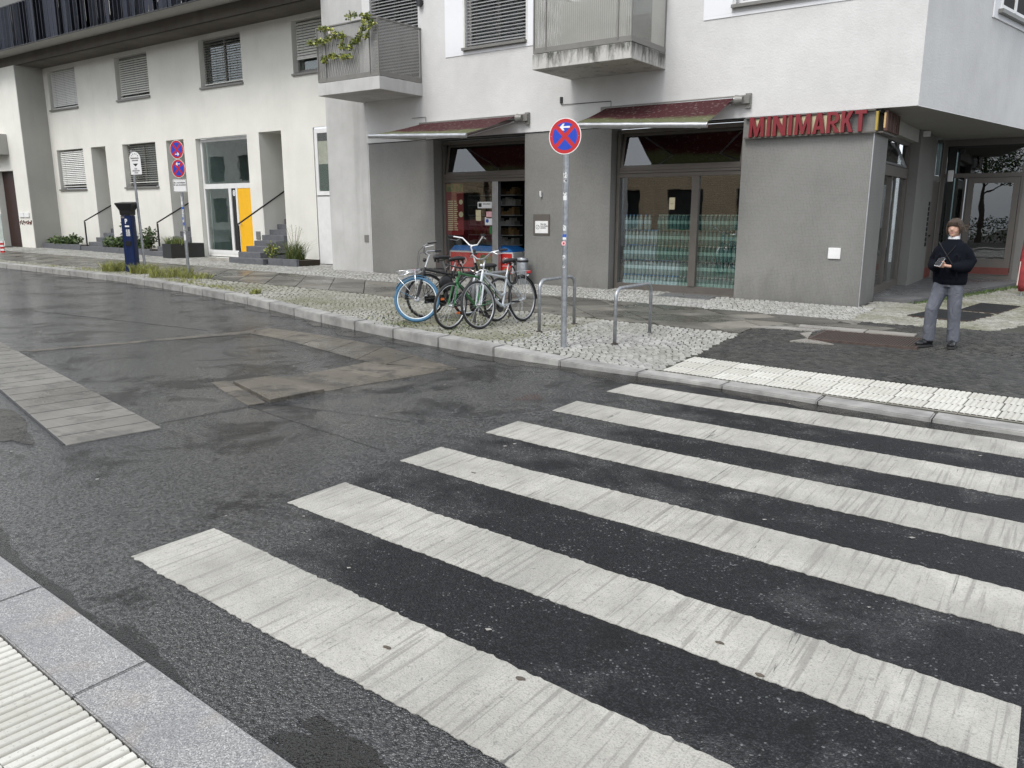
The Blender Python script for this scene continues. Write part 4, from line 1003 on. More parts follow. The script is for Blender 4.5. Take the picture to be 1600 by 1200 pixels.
# ---- awnings
def awning(x0, x1, lab, y1, z1, dz):
    r = empty('awning', ((x0+x1)/2, Yt-.05, 3.85), label=lab, cat='awning', group='red awnings over the shop'); w = (x1-x0)/2; yb = y1-(Yt-.05); zb = z1-3.85
    MB().box(-w-.1, w+.28, -.10, .02, -.07, .09).build('cassette', M['frame_grey'], r, bevel=.01)
    q = MB(); q.tube([(-w, -.06, .02), (w, -.06, .02)], .055, 12); q.build('roller', M['alu'], r, smooth=True)
    t = NT('awning_cloth'); p = t.pos(obj=True); s = t.n('SeparateXYZ'); t.l(p, s.inputs[0])
    f = t.noise(t.pos((.4, 1, 1), obj=True), 2.6, 6, .7, .6); yy = t.n('MapRange'); yy.inputs[1].default_value = yb; yy.inputs[2].default_value = yb*.42; yy.inputs[3].default_value = .62; yy.inputs[4].default_value = .0; t.l(s.outputs[1], yy.inputs[0])
    k = t.ramp(t.math('ADD', yy.outputs[0], t.math('MULTIPLY', f, .6)), .52, .66)
    col = t.mix(k, (.062, .010, .013), (.13, .14, .065)); fr = t.ramp(t.noise(p, 14, 4), .58, .66); col = t.mix(t.math('MULTIPLY', fr, .25), col, (.45, .42, .36)); t.set(col, .85)
    tl = t.n('BsdfTranslucent'); t.l(col, tl.inputs[0]); mx = t.n('MixShader'); mx.inputs[0].default_value = .3; t.l(t.b.outputs[0], mx.inputs[1]); t.l(tl.outputs[0], mx.inputs[2]); t.l(mx.outputs[0], t.out.inputs['Surface'])
    q = MB(); nx, ny = 24, 10; vs = []; fs = []
    for i in range(nx+1):
        for j in range(ny+1):
            u, v = i/nx, j/ny; sag = -.09*math.sin(math.pi*v)*(.6+.4*math.sin(math.pi*u))+.010*math.sin(u*40)*v
            vs.append((-w+.02+2*(w-.02)*u, -.08+(yb+.05)*v, .06+(zb-.03+dz*(.5-u))*v+sag*.5))
    for i in range(nx):
        for j in range(ny): a = i*(ny+1)+j; fs.append((a, a+1, a+ny+2, a+ny+1))
    q.add(vs, fs); q.build('cloth', t.m, r, smooth='all')
    q = MB(); q.tube([(-w, yb, zb+dz/2), (w, yb, zb-dz/2)], [(.035, .05)]*2, 12); q.build('front_bar', M['alu'], r, smooth=True)
    for sx in (-1, 1):
        q = MB(); q.tube([(sx*(w-.08), -.08, -.06), (sx*(w-.85), yb*.5, zb*.5-.20), (sx*(w-.15), yb+.03, zb-.03-sx*dz/2)], .022, 8); q.build('folding_arm', M['alu'], r)
    MB().tube([(w+.03, -.12, .0), (w+.17, -.12, .0)], [.10, .07], 12).build('motor_housing', M['frame_grey'], r, smooth=True)
    MB().box(w+.19, w+.29, -.05, .03, -.14, .12).build('end_bracket', M['frame_grey'], r)
awning(-13.5, -10.68, 'dark red awning with a pale bar over the shop door, the left one', 13.4, 3.42, .13)
awning(-8.45, -5.68, 'dark red awning with mossy green front over the bottle window, the right one', 13.95, 3.39, .16)

# ---- shop sign
def letter_mb(c, w, h, s, y0=0., y1=.08):
    q = MB(); a = -w/2; e = w/2; P = lambda *p, dy=0.: q.flat(list(p), y0+dy, y1-dy)
    if c == 'I': P((-s/2, 0), (s/2, 0), (s/2, h), (-s/2, h))
    if c == 'M': P((a, 0), (a+s*.95, 0), (a+s*1.05, h*.62), (-s*.35, h*.02), (s*.35, h*.02), (e-s*1.05, h*.62), (e-s*.95, 0), (e, 0), (e-s*.2, h), (e-s*1.25, h), (0, h*.36), (a+s*1.25, h), (a+s*.2, h))
    if c == 'N': P((a, 0), (a+s, 0), (a+s, h*.62), (e-s*1.05, 0), (e, 0), (e, h), (e-s, h), (e-s, h*.40), (a+s*1.05, h), (a, h))
    if c == 'T': P((-s/2, 0), (s/2, 0), (s/2, h-s), (e, h-s), (e, h), (a, h), (a, h-s), (-s/2, h-s))
    if c == 'K': P((a, 0), (a+s, 0), (a+s, h*.40), (a+s*1.35, h*.46), (e-s*1.05, 0), (e+s*.1, 0), (a+s*2.0, h*.56), (e, h), (e-s*1.15, h), (a+s, h*.60), (a+s, h), (a, h))
    if c == 'A': P((a, 0), (a+s, 0), (0, h*.74), (e-s, 0), (e, 0), (s*.62, h), (-s*.62, h)); P((a+s*1.1, h*.20), (e-s*1.1, h*.20), (e-s*1.35, h*.36), (a+s*1.35, h*.36), dy=.0015)
    if c == 'R':
        P((a, 0), (a+s, 0), (a+s, h), (a, h)); r = h*.29; n = 10; cx = e-r*1.05
        out = [(cx+r*math.cos(t), h-r+r*math.sin(t)) for t in [math.pi/2-math.pi*k/n for k in range(n+1)]]; ri = r-s*.85; inn = [(cx+ri*math.cos(t), h-r+ri*math.sin(t)) for t in [-math.pi/2+math.pi*k/n for k in range(n+1)]]
        P((a+s*.5, h), *out, (a+s*.5, h-2*r), (a+s*.5, h-2*r+s*.85), *inn, (a+s*.5, h-s*.85), dy=.0015); P((a+s*1.2, h-2*r+s*.3), (cx+s*.1, h-2*r+s*.3), (e+s*.15, 0), (e-s*1.0, 0), dy=.003)
    return q
sg = empty('shop_sign', (-4.3, Yt-.02, 3.35), label='red MINIMARKT letters on a cream band over the grey tiled wall', cat='shop sign')
MB().box(-1.18, 1.10, -.05, 0, .165, .19).build('upper_rail', M['frame'], sg); MB().box(-1.18, 1.14, -.09, 0, -.20, -.175).build('lower_rail', M['frame'], sg)
M['cream'] = pm('cream_backplate', (.58, .52, .34), .5, 0, .06)
MB().box(-1.0, .62, -.02, -.001, -.165, .15).build('back_plate', M['cream'], sg)
wl = {'M': .36, 'I': .14, 'N': .30, 'A': .27, 'R': .27, 'K': .25, 'T': .24}; word = 'MINIMARKT'; tot = sum(wl[c] for c in word); x = -1.09; kx = 2.08/tot
for c in word:
    letter_mb(c, wl[c]*kx*.88, .355, .062).build('letter', M['letter_red'], sg, loc=(x+wl[c]*kx/2, -.14, -.178)); x += wl[c]*kx
MB().box(1.115, 1.15, -.05, .02, -.165, .15).build('end_cap', pm('yellow_cap', (.40, .29, .05), .5), sg)
sg2 = empty('shop_sign', (-3.17, 15.98, 3.35), math.pi/2, label='brown letters with edge light painted gold, on the sign turned round the corner', cat='shop sign')
M['edge_light'] = pm('edge_light_gold', (.62, .42, .20), .3, .7, .4); M['brown'] = pm('brown_letter', (.10, .045, .03), .4, .1)
x = -.52
for c in word:
    letter_mb(c, .11, .33, .028, 0, .05).build('letter', M['brown'], sg2, loc=(x, -.15, -.165))
    q = MB(); q.box(x-.062, x-.058, -.125, -.095, -.12, .13); q.build('edge_light_strip', M['edge_light'], sg2); x += .13  # golden light on the letter edges, put in as thin gold-coloured strips
MB().box(-.6, .62, -.10, -.0, -.20, -.175).build('lower_rail', M['frame'], sg2); MB().box(-.6, .62, -.03, 0, .15, .175).build('upper_rail', M['frame'], sg2)

# ---- across the street (seen mirrored in the shop windows)
t = NT('buff_brick'); p = t.n('NewGeometry').outputs['Position']; s_ = t.n('SeparateXYZ'); t.l(p, s_.inputs[0]); c_ = t.n('CombineXYZ'); t.l(s_.outputs[0], c_.inputs[0]); t.l(s_.outputs[2], c_.inputs[1])
bk = t.n('TexBrick'); bk.inputs['Scale'].default_value = 1; bk.inputs['Mortar Size'].default_value = .008; bk.inputs['Brick Width'].default_value = .25; bk.inputs['Row Height'].default_value = .077
bk.inputs['Color1'].default_value = (.74, .57, .37, 1); bk.inputs['Color2'].default_value = (.62, .46, .29, 1); bk.inputs['Mortar'].default_value = (.30, .25, .2, 1); t.l(c_.outputs[0], bk.inputs['Vector']); M['brick'] = t.set(bk.outputs['Color'], .8)
wb = empty('white_building', (-55, -6, 0), label='white rendered house across the street beyond the brick one, mirrored in the terrace glass', cat='building')
q = MB(); hs2 = [(-72+3.6*k, -70.2+3.6*k, 1.0+3.2*j, 2.9+3.2*j, .2) for k in range(9) for j in range(3)]
wall_holes(q, -75, -37, 0, 10, hs2, 6.0, .2); q.v = [(x, -y, z) for x, y, z in q.v]; q.f = [f[::-1] for f in q.f]; at(q.build('wall', M['stucco_c'], wb), wb)
for h in hs2: at(MB().box(h[0], h[1], -6.2, -6.15, h[2], h[3]).build('window', M['dark'], wb), wb)
ob = empty('brick_building', (-24, -6, 0), label='buff brick house across the street, seen only mirrored in the shop windows', cat='building')
q = MB(); hs_ = [(-34+3.4*k, -32.2+3.4*k, 1.0+3.2*j, 2.9+3.2*j, .2) for k in range(7) for j in range(3)]
wall_holes(q, -36, -11, 0, 10, hs_, 6.0, .2); q.v = [(x, -y, z) for x, y, z in q.v]; q.f = [f[::-1] for f in q.f]; at(q.build('wall', M['brick'], ob), ob)
for h in hs_: at(MB().box(h[0], h[1], -6.2, -6.15, h[2], h[3]).build('window', M['dark'], ob), ob)
at(MB().box(-20.1, -19.2, -5.99, -5.5, 0, 10).build('pilaster', M['smooth_w'], ob), ob)
# ================================================================ STREET FURNITURE
def Z(x, y): return hp(x, y)
# no-stopping signs
def nostop(parent, z, r, arrow, side, yo=-.045):
    # disc facing -Y; arrow: -1 left / +1 right ; side: +1 top, -1 bottom
    d = MB().disc((0, z), r, yo, yo+.004, 40).build('sign_disc', M['white'], parent)
    MB().disc((0, z), r*.955, yo-.001, yo, 40).build('red_ring', M['red'], d)
    for k in range(4):
        a0 = math.pi/2*k+math.pi/4
        R_ = r*.76; w = r*.115
        pts = []; n = 10
        # sector between the two bars
        base = math.pi/2*k
        inner = w*math.sqrt(2)
        pts.append((inner*math.cos(base), inner*math.sin(base)))
        half = math.pi/4-math.asin(w/R_)
        for i in range(n+1):
            a = base-half+2*half*i/n; pts.append((R_*math.cos(a), R_*math.sin(a)))
        MB().flat([(px, z+pz) for px, pz in pts], yo-.0022, yo-.001).build('blue_field', M['blue'], d)
    h = r*.09; zc = z+side*r*.50; L = r*.30; s = arrow
    pts = [(-s*L, zc-h*.55), (s*L*.35, zc-h*.55), (s*L*.1, zc-h*2.1), (s*L*.45, zc-h*2.1), (s*L*1.1, zc), (s*L*.45, zc+h*2.1), (s*L*.1, zc+h*2.1), (s*L*.35, zc+h*.55), (-s*L, zc+h*.55)]
    MB().flat(pts, yo-.0034, yo-.0024).build('arrow', M['white'], d)
    q = MB()
    for sx in (-1, 1): q.ball((sx*r*.86, yo-.001, z), .006, 6, 4)
    q.build('rivets', M['steel'], d); MB().box(-.045, .045, yo+.004, -.03, z-.02, z+.02).build('clamp', M['steel'], d)
    return d
def pole(name, x, y, h, r, lab, cat='traffic sign', rz=0, mat='steel', base=None):
    o = empty(name, (x, y, Z(x, y) if base is None else base), rz, label=lab, cat=cat)
    q = MB(); q.tube([(0, 0, -.1), (0, 0, h)], r, 16); q.lathe([(0, h), (r*1.05, h), (r*1.05, h+.012), (0, h+.02)], 16); q.build('post', M[mat], o, smooth=True)
    return o
x, y = -5.28, 8.57; z0 = Z(x, y)
o = pole('traffic_sign', x, y, 2.72, .038, 'round no stopping sign with a white left arrow on the tall post by the kerb', rz=R(8))
nostop(o, 2.70-z0, .212, -1, 1)
def sticker(parent, w, h, z, r, mat, a=-90, name='sticker'):
    n = 5; q = MB(); vs = []
    for k in range(n+1):
        t = R(a)+(k/n-.5)*w/r; vs += [((r+.0012)*math.cos(t), (r+.0012)*math.sin(t), z-h/2), ((r+.0012)*math.cos(t), (r+.0012)*math.sin(t), z+h/2)]
    q.add(vs, [(2*k, 2*k+2, 2*k+3, 2*k+1) for k in range(n)]); return q.build(name, M[mat], parent)
M['scr'] = (lambda t: t.set(t.mix(t.ramp(t.noise(t.pos(), 45, 2, .5, 2.), .53, .56), (.70, .71, .70), (.02, .02, .03)), .5))(NT('scribbled_sticker'))
M['pinkst'] = pm('pink_sticker', (.75, .42, .44), .5); M['bluest'] = pm('blue_sticker', (.03, .10, .42), .5)
for (w, h, zz, m) in ((.05, .075, 2.13, 'scr'), (.045, .03, 2.06, 'scr'), (.05, .05, 1.90, 'scr'), (.045, .055, 1.86, 'white'), (.04, .07, 1.50, 'scr'), (.05, .04, 1.40, 'bluest'), (.045, .03, 1.37, 'white'), (.035, .05, 1.14, 'scr'), (.03, .03, 1.02, 'scr')): sticker(o, w, h, zz, .038, m, -80)
MB().disc((0, 1.31), .03, -.0415, -.0395, 20).build('sticker', M['pinkst'], o); MB().disc((0, 1.31), .012, -.043, -.0417, 12).build('sticker', M['red'], o)
o = pole('traffic_sign', -17.97, 11.48, 3.45-Z(-18, 11.5), .036, 'leaning-looking post with two stacked no stopping signs and a white plate, before the middle stairs', rz=R(12))
z0 = Z(-17.97, 11.48)
d1 = nostop(o, 3.27-z0, .215, 1, -1); d2 = nostop(o, 2.83-z0, .215, -1, 1)
pt = MB().box(-.21, .21, -.045, -.041, 2.28-z0, 2.58-z0).build('supplementary_plate', M['white'], o, bevel=.003)
q = MB(); frame_rect(q, -.2, .2, 2.29-z0, 2.57-z0, .007, -.0463, -.0451); q.build('plate_border', M['signblack'], pt)
text('Be- und Entladen\nfür und Anwohner', .052, (0, -.047, 2.475-z0), M['signblack'], pt, extrude=.0006, offset=.001)
for k in range(16): sticker(o, .055, random.uniform(.04, .09), 2.15-z0-k*.062, .036, random.choice(('scr', 'scr', 'white', 'scr', 'bluest')), random.uniform(-120, -60))
sticker(o, .07, .14, .95, .037, 'white'); 
x, y = -20.15, 11.62; z0 = Z(x, y)
o = pole('parking_sign', x, y, 3.35-z0, .033, 'white arched parking ticket plate with a black arrow on the post at the ticket machine', 'parking sign', rz=R(25)); o.rotation_euler = (0, R(-1.5), R(20))
arch = [(-.165, 0), (.165, 0), (.165, .40)]+[(.165*math.cos(a), .40+.165*math.sin(a)) for a in [math.pi*k/12 for k in range(1, 12)]]+[(-.165, .40)]
pl_ = MB().flat([(px+.12, pz+2.75-z0) for px, pz in arch], -.045, -.040).build('plate', M['white'], o)
text('Parkschein-\nautomat', .055, (.12, -.047, 3.13-z0), M['signblack'], pl_, extrude=.0006, offset=.0012); text('hier\nParkschein\nlösen', .050, (.12, -.047, 2.845-z0), M['signblack'], pl_, extrude=.0006, offset=.0008)
MB().flat([(.12, 2.95-z0), (.20, 3.02-z0), (.04, 3.02-z0)], -.047, -.0455).build('arrow', M['signblack'], pl_)
q = MB()
for k in range(5): a = R(35+27*k); q.tube([(.12+.10*math.cos(a), -.046, 3.15-z0+.10*math.sin(a)), (.12+.13*math.cos(a), -.046, 3.15-z0+.13*math.sin(a))], .008, 4)
q.build('emblem', M['signblack'], pl_)
for zz in (2.86, 3.14): MB().box(-.045, .05, -.04, .03, zz-z0-.03, zz-z0+.03).build('clamp', M['alu'], o)

# parking ticket machine
x, y = -20.35, 11.40; tmz = empty('ticket_machine', (x, y, Z(x, y)), R(28), label='dark blue parking ticket machine with a white P and a flared black top', cat='ticket machine')
b = MB(); b.box(-.19, .19, -.13, .13, 0, 1.46); b.build('body', M['navy'], tmz, bevel=.02, seg=2)
b = MB()
for k in range(4): b.box(-.15+.085*k, -.135+.085*k, -.136, -.128, .06, 1.1)
b.build('body_ribs', M['navy'], tmz)
q = MB(); vs = [(-.19, -.14, 1.461), (.19, -.14, 1.461), (.19, .14, 1.461), (-.19, .14, 1.461), (-.20, -.15, 1.58), (.20, -.15, 1.58), (.20, .15, 1.58), (-.20, .15, 1.58), (-.30, -.22, 1.74), (.30, -.22, 1.74), (.30, .22, 1.74), (-.30, .22, 1.74), (-.30, -.22, 1.77), (.30, -.22, 1.77), (.28, .22, 1.80), (-.28, .22, 1.80)]
fs = [(3, 2, 1, 0), (12, 13, 14, 15)]
for l in range(3):
    for k in range(4): fs.append((4*l+k, 4*l+(k+1) % 4, 4*l+4+(k+1) % 4, 4*l+4+k))
q.add(vs, fs); q.build('hood', M['black'], tmz, bevel=.008)
text('P', .17, (.0, -.133, 1.30), M['white'], tmz, extrude=.001, offset=.006); MB().box(-.05, .10, -.136, -.131, 1.16, 1.20).build('slot_label', M['white'], tmz)
MB().box(-.03, .12, -.136, -.131, .93, 1.10).build('notice', M['scr'], tmz); MB().box(-.09, .11, -.15, -.131, .68, .80).build('ticket_tray', M['black'], tmz)
MB().box(-.16, -.05, -.1345, -.131, 1.385, 1.43).build('badge', M['frame_grey'], tmz)

tmz.scale = (.78, .8, 1)
# bicycle stands
def stand(x, y0, y1, lab):
    o = empty('bicycle_stand', (x, (y0+y1)/2, Z(x, (y0+y1)/2)), label=lab, cat='bicycle stand', group='steel bicycle stands by the kerb')
    L = (y1-y0)/2; H = .72; r = .13; p = [(0, -L, -.1), (0, -L, H-r)]+[(0, -L+r-r*math.cos(a), H-r+r*math.sin(a)) for a in [math.pi/12*k for k in range(1, 6)]]+[(0, -L+r, H)]
    p += [(0, -a[1], a[2]) for a in p[::-1]]
    MB().tube(p, .0245, 14).build('hoop', M['steel'], o, smooth='all')
    for s_ in (-1, 1): MB().lathe([(0, 0), (.045, 0), (.045, .006), (0, .008)], 12, (0, s_*L, 0)).build('floor_collar', M['rust'], o)
stand(-6.13, 9.29, 10.24, 'steel hoop stand just behind the tall sign post'); stand(-4.87, 9.18, 10.22, 'empty steel hoop stand nearest the crosswalk'); stand(-7.38, 9.4, 10.32, 'steel hoop stand hidden among the white and green bicycles')
# litter cylinder
x, y = -10.42, 15.08; o = empty('ash_bin', (x, y, Z(x, y)), label='scuffed grey metal cylinder bin beside the shop door', cat='bin')
q = MB(); q.lathe([(.125, 0), (.13, .01), (.13, .58), (.12, .60), (0, .60)], 24); q.build('body', M['steel'], o, smooth=True)
q = MB(); q.lathe([(.133, .50), (.136, .51), (.136, .545), (.133, .55)], 24); q.build('band', M['black'], o)
for a in (0, 2): MB().tube([(.13*math.cos(a), -.13*math.sin(a), .2), (.17*math.cos(a), -.17*math.sin(a), .22)], .015, 6).build('lug', M['white'], o)

# ---------------------------------------------------------------- bicycles (x forward, z up)
def wheel_meshes(r, rimmat, tyremat, tw):
    a = [2*math.pi*k/40 for k in range(40)]
    tyre = MB().tube([((r-tw)*math.cos(t), 0, (r-tw)*math.sin(t)) for t in a], tw, 8, closed=True).mesh('tyre', M[tyremat], 'all')
    rr = r-2*tw+.004; rim = MB().tube([((rr-.006)*math.cos(t), 0, (rr-.006)*math.sin(t)) for t in a], [(.010, .009)]*40, 8, closed=True).mesh('wheel', M[rimmat], 'all')
    spoke = MB().tube([(0, 0, .02), (0, 0, rr-.01)], .0015, 4, cap=False).mesh('spoke', M['chrome'])
    return tyre, rim, spoke
def bicycle(name, x, y, heading, lean, p, lab):
    o = empty('bicycle', (x, y, Z(x, y)), label=lab, cat='bicycle', group='bicycles parked at the stands')
    o.rotation_euler = (Matrix.Rotation(heading, 4, 'Z') @ Matrix.Rotation(lean, 4, 'X')).to_euler()
    r = p.get('r', .345); tw = p.get('tw', .019); fx, rx = .56, -.50
    BBp = Vector((0, 0, .28)); FA = Vector((fx, 0, r)); RA = Vector((rx, 0, r))
    ht0 = Vector((fx-.10, 0, .66)); ht1 = Vector((fx-.165, 0, .66+p.get('head', .16)))      # head tube bottom/top
    ax = (ht1-ht0).normalized(); ST = Matrix.Translation(ht0) @ Matrix.Rotation(p.get('steer', 0), 4, ax) @ Matrix.Translation(-ht0)
    fm = M[p['frame']]; sad = Vector((-.22, 0, p.get('saddle', .90)))
    tyre, rim, spoke = wheel_meshes(r, p.get('rim', 'chrome'), p.get('tyre', 'rubber'), tw)
    tyreF = wheel_meshes(r, p.get('rim', 'chrome'), p.get('ftyre', p.get('tyre', 'rubber')), p.get('ftw', tw))
    def wheel(c, T, front):
        ty, ri, sp_ = tyreF if front else (tyre, rim, spoke)
        w = inst('wheel', ri, o); w.matrix_local = T @ Matrix.Translation(c); inst('tyre', ty, w)
        hubr = .042 if (front and p.get('hubdyn')) else .02
        q = MB(); q.tube([(0, -.035, 0), (0, -.028, 0), (0, .028, 0), (0, .035, 0)], [hubr*.7, hubr, hubr, hubr*.7], 12); q.tube([(0, -.055, 0), (0, .055, 0)], .007, 6); q.build('hub', M['alu'], w, smooth=True)
        n = 20
        for k in range(n):
            t = 2*math.pi*k/n; inst('spoke', sp_, w, (0, .02 if k % 2 else -.02, 0), (0, t, 0)).rotation_euler = (R(3.4) if k % 2 else R(-3.4), t, 0)
        if p.get('reflector'):
            for t in (.6, .6+math.pi): MB().box(-.03, .03, -.006, .006, -.015, .015).build('reflector', M['orange'], w, loc=(.2*math.cos(t), 0, .2*math.sin(t)))
        return w
    wheel(FA, ST, True); wheel(RA, Matrix.Identity(4), False)
    q = MB()
    st = Vector((-.13, 0, .62)); tr = p.get('tr', .016)
    if p.get('step'):
        q.tube([ht0+Vector((-.0, 0, .03)), (.22, 0, .42), (.08, 0, .32), BBp], p.get('dr', .022), 10); q.tube([ht1+Vector((.01, 0, -.05)), (.17, 0, .56), (.02, 0, .44), (-.09, 0, .47)], tr, 10)
        if p.get('top'): q.tube([ht1+Vector((.01, 0, -.03)), (-.13, 0, .69)], tr, 10)
    else:
        q.tube([ht0+Vector((0, 0, .02)), BBp], p.get('dr', .022), 10); q.tube([ht1+Vector((.01, 0, -.03)), (-.14, 0, .68)], tr, 10)
    q.tube([BBp, (-.14, 0, .68), (-.15, 0, .74)], tr, 10); q.tube([ht0, ht1], .021, 10)
    for s_ in (-1, 1):
        q.tube([BBp+Vector((0, s_*.03, 0)), RA+Vector((0, s_*.055, 0))], .010, 8); q.tube([(-.135, s_*.018, .66), RA+Vector((0, s_*.055, 0))], .008, 8)
    q.tube([(0, -.04, .28), (0, .04, .28)], .024, 12); q.build('frame', fm, o, smooth=True)
    q = MB()
    for s_ in (-1, 1):
        q.tube([ht0+Vector((0, s_*.01, -.02)), ht0+Vector((.012, s_*.052, -.05)), ht0+Vector((.05, s_*.055, -.17)), FA+Vector((0, s_*.055, 0))], [.014, .014, .013, .009], 8)
    q.xf(ST).build('fork', M[p.get('fork', p['frame'])], o, smooth=True)
    q = MB(); q.tube([(-.145, 0, .70), sad+Vector((.01, 0, -.05))], .013, 8); q.build('seat_post', M['alu'], o, smooth=True)
    q = MB(); vs = []; secs = [(-.14, .045, .0), (-.12, .085, .015), (-.05, .085, .02), (.02, .05, .012), (.09, .024, .006), (.14, .016, 0)]
    for sx, w, h in secs:
        for k in range(8):
            a = 2*math.pi*k/8; vs.append((sad.x+sx, w*math.cos(a), sad.z+h+(.022 if math.sin(a) > 0 else .04)*math.sin(a)))
    fs = [tuple(range(7, -1, -1)), tuple(40+k for k in range(8))]
    for i in range(5):
        for k in range(8): fs.append((i*8+k, i*8+(k+1) % 8, i*8+8+(k+1) % 8, i*8+8+k))
    q.add(vs, fs); sd = q.build('saddle', M['black'], o, smooth='all')
    q = MB()
    for s_ in (-1, 1): q.tube([(sad.x-.1, s_*.03, sad.z-.02), (sad.x-.02, s_*.022, sad.z-.055), (sad.x+.1, s_*.01, sad.z-.01)], .004, 6)
    for s_ in (-1, 1): q.tube([(sad.x-.10, s_*.05, sad.z-.015), (sad.x-.10, s_*.05, sad.z-.07)], .017, 8)
    q.build('saddle_springs', M['black'], sd)
    # handlebar
    hb = ht1+ax*p.get('stem', .10); rise = p.get('rise', .06); hw = p.get('hw', .30); back = p.get('back', .16)
    q = MB(); q.tube([ht1, hb, hb+Vector((.05, 0, .015))], .012, 8); q.xf(ST).build('stem', M[p.get('bar', 'alu')], o, smooth=True)
    c = hb+Vector((.05, 0, .015)); path = [c+Vector((-back, -hw, rise)), c+Vector((-back*.6, -hw*.97, rise)), c+Vector((-.0, -hw*.62, rise*.8)), c+Vector((.02, -hw*.25, .01)), c]
    path = path+[Vector((v.x, -v.y, v.z)) for v in path[:-1][::-1]]
    q = MB(); q.tube(path, .0115, 8); H_ = q.xf(ST).build('handlebar', M[p.get('bar', 'alu')], o, smooth='all')
    for s_ in (-1, 1):
        q = MB(); q.tube([c+Vector((-back-.005, s_*hw, rise)), c+Vector((-back*.35, s_*hw*.93, rise))], .0165, 8); q.xf(ST).build('grip', M['black'], H_, smooth=True)
        q = MB(); q.tube([c+Vector((-.01, s_*hw*.72, rise*.8)), c+Vector((-.03, s_*hw*.9, rise*.8-.035)), c+Vector((-back*.8, s_*hw*1.0, rise-.045))], .005, 6); q.xf(ST).build('brake_lever', M['alu'], H_)
        q = MB(); q.tube([c+Vector((0, s_*hw*.65, rise*.8)), c+Vector((.10, s_*.08, .03)), ht0+Vector((.08, s_*.02, .03)), ht0+Vector((.03, 0, -.02))], .0028, 5); q.xf(ST).build('brake_cable', M['black'], H_)
    q = MB(); q.ball((c.x+.03, .0, c.z-.09), .03, 10, 6); q.xf(ST).build('headlight', M['black'] if not p.get('lampw') else M['alu'], o, smooth='all')
    # drive
    q = MB(); n = 26; q.add([((.088 if k % 2 else .095)*math.cos(2*math.pi*k/n), -.048, .28+(.088 if k % 2 else .095)*math.sin(2*math.pi*k/n)) for k in range(n)]+[((.088 if k % 2 else .095)*math.cos(2*math.pi*k/n), -.043, .28+(.088 if k % 2 else .095)*math.sin(2*math.pi*k/n)) for k in range(n)],
          [tuple(range(n)), tuple(range(2*n-1, n-1, -1))]+[(k, k+n, (k+1) % n+n, (k+1) % n) for k in range(n)]); q.build('chainring', M['black'], o)
    ca = p.get('crank', .4)
    for s_ in (-1, 1):
        t = ca+(0 if s_ < 0 else math.pi); e = Vector((.17*math.cos(t), s_*.075, .28+.17*math.sin(t)))
        q = MB(); q.tube([(0, s_*.06, .28), e], .010, 8); k_ = q.build('crank', M['alu'] if not p.get('dark') else M['black'], o, smooth=True)
        MB().box(e.x-.045, e.x+.045, min(e.y, e.y+s_*.09), max(e.y, e.y+s_*.09), e.z-.012, e.z+.012).build('pedal', M['black'], k_)
    if p.get('case'):
        q = MB(); q.box(rx-.06, .12, -.062, -.04, .24, .36); q.build('chain_case', M['black'], o, bevel=.02, seg=2)
    else:
        q = MB(); q.tube([(0, -.046, .372), (rx, -.046, r+.035)], .004, 5); q.tube([(0, -.046, .188), (rx, -.046, r-.035)], .004, 5); q.build('chain', M['rust'], o)
    def guard(cx, T, a0, a1, mat, w=.026):
        n = 22; q = MB(); vs = []; fs = []
        for k in range(n+1):
            a = R(a0+(a1-a0)*k/n); R_ = r+.022
            for s_, dr_ in ((-1, -.012), (-.5, 0), (.5, 0), (1, -.012)): vs.append((cx+(R_+dr_)*math.cos(a), s_*w, r+(R_+dr_)*math.sin(a)))
        for k in range(n):
            for j in range(3): fs.append((4*k+j, 4*k+4+j, 4*k+5+j, 4*k+1+j))
        q.add(vs, fs)
        for s_ in (-1, 1): q.tube([(cx, s_*.05, r), (cx+(r+.015)*math.cos(R(a1)), s_*w, r+(r+.015)*math.sin(R(a1)))], .0025, 4)
        q.xf(T).build('mudguard', M[mat], o, smooth='all')
    if p.get('rg'): guard(rx, Matrix.Identity(4), 60, 185, p['rg'])
    if p.get('fg'): guard(fx, ST, 130, 30, p['fg'])
    if p.get('rack'):
        q = MB(); zr = r+r+.065
        for s_ in (-1, 1): q.tube([(rx+.30, s_*.03, zr), (rx+.2, s_*.06, zr+.005), (rx-.16, s_*.06, zr+.005), (rx-.19, s_*.03, zr+.005)], .005, 6); q.tube([RA+Vector((0, s_*.06, 0)), (rx-.06, s_*.06, zr)], .005, 6); q.tube([RA+Vector((0, s_*.06, 0)), (rx+.12, s_*.06, zr)], .004, 6)
        for k in range(4): q.tube([(rx-.15+.1*k, -.06, zr+.005), (rx-.15+.1*k, .06, zr+.005)], .004, 5)
        q.build('luggage_rack', M[p['rack']], o)
        MB().box(rx-.225, rx-.195, -.035, .035, zr-.035, zr+.01).build('tail_light', M['red'], o, bevel=.005)
    if p.get('frack'):
        q = MB(); zf = 2*r+.06
        q.tube([(fx-.10, -.10, zf+.03), (fx+.22, -.13, zf+.02), (fx+.27, -.10, zf+.02), (fx+.27, .10, zf+.02), (fx+.22, .13, zf+.02), (fx-.10, .10, zf+.03)], .006, 6)
        q.tube([(fx-.10, -.10, zf+.03), (fx+.26, -.12, zf-.07), (fx+.28, 0, zf-.07), (fx+.26, .12, zf-.07), (fx-.10, .10, zf+.03)], .006, 6)
        for s_ in (-1, 1): q.tube([(fx, s_*.065, r), (fx+.25, s_*.12, zf-.06)], .006, 6); q.tube([(fx, s_*.065, r), (fx-.02, s_*.11, zf+.02)], .006, 6)
        for yy in (-.05, 0, .05): q.tube([(fx-.08, yy, zf+.03), (fx+.27, yy, zf+.02)], .004, 5)
        q.xf(ST).build('front_rack', M['chrome'], o, smooth='all')
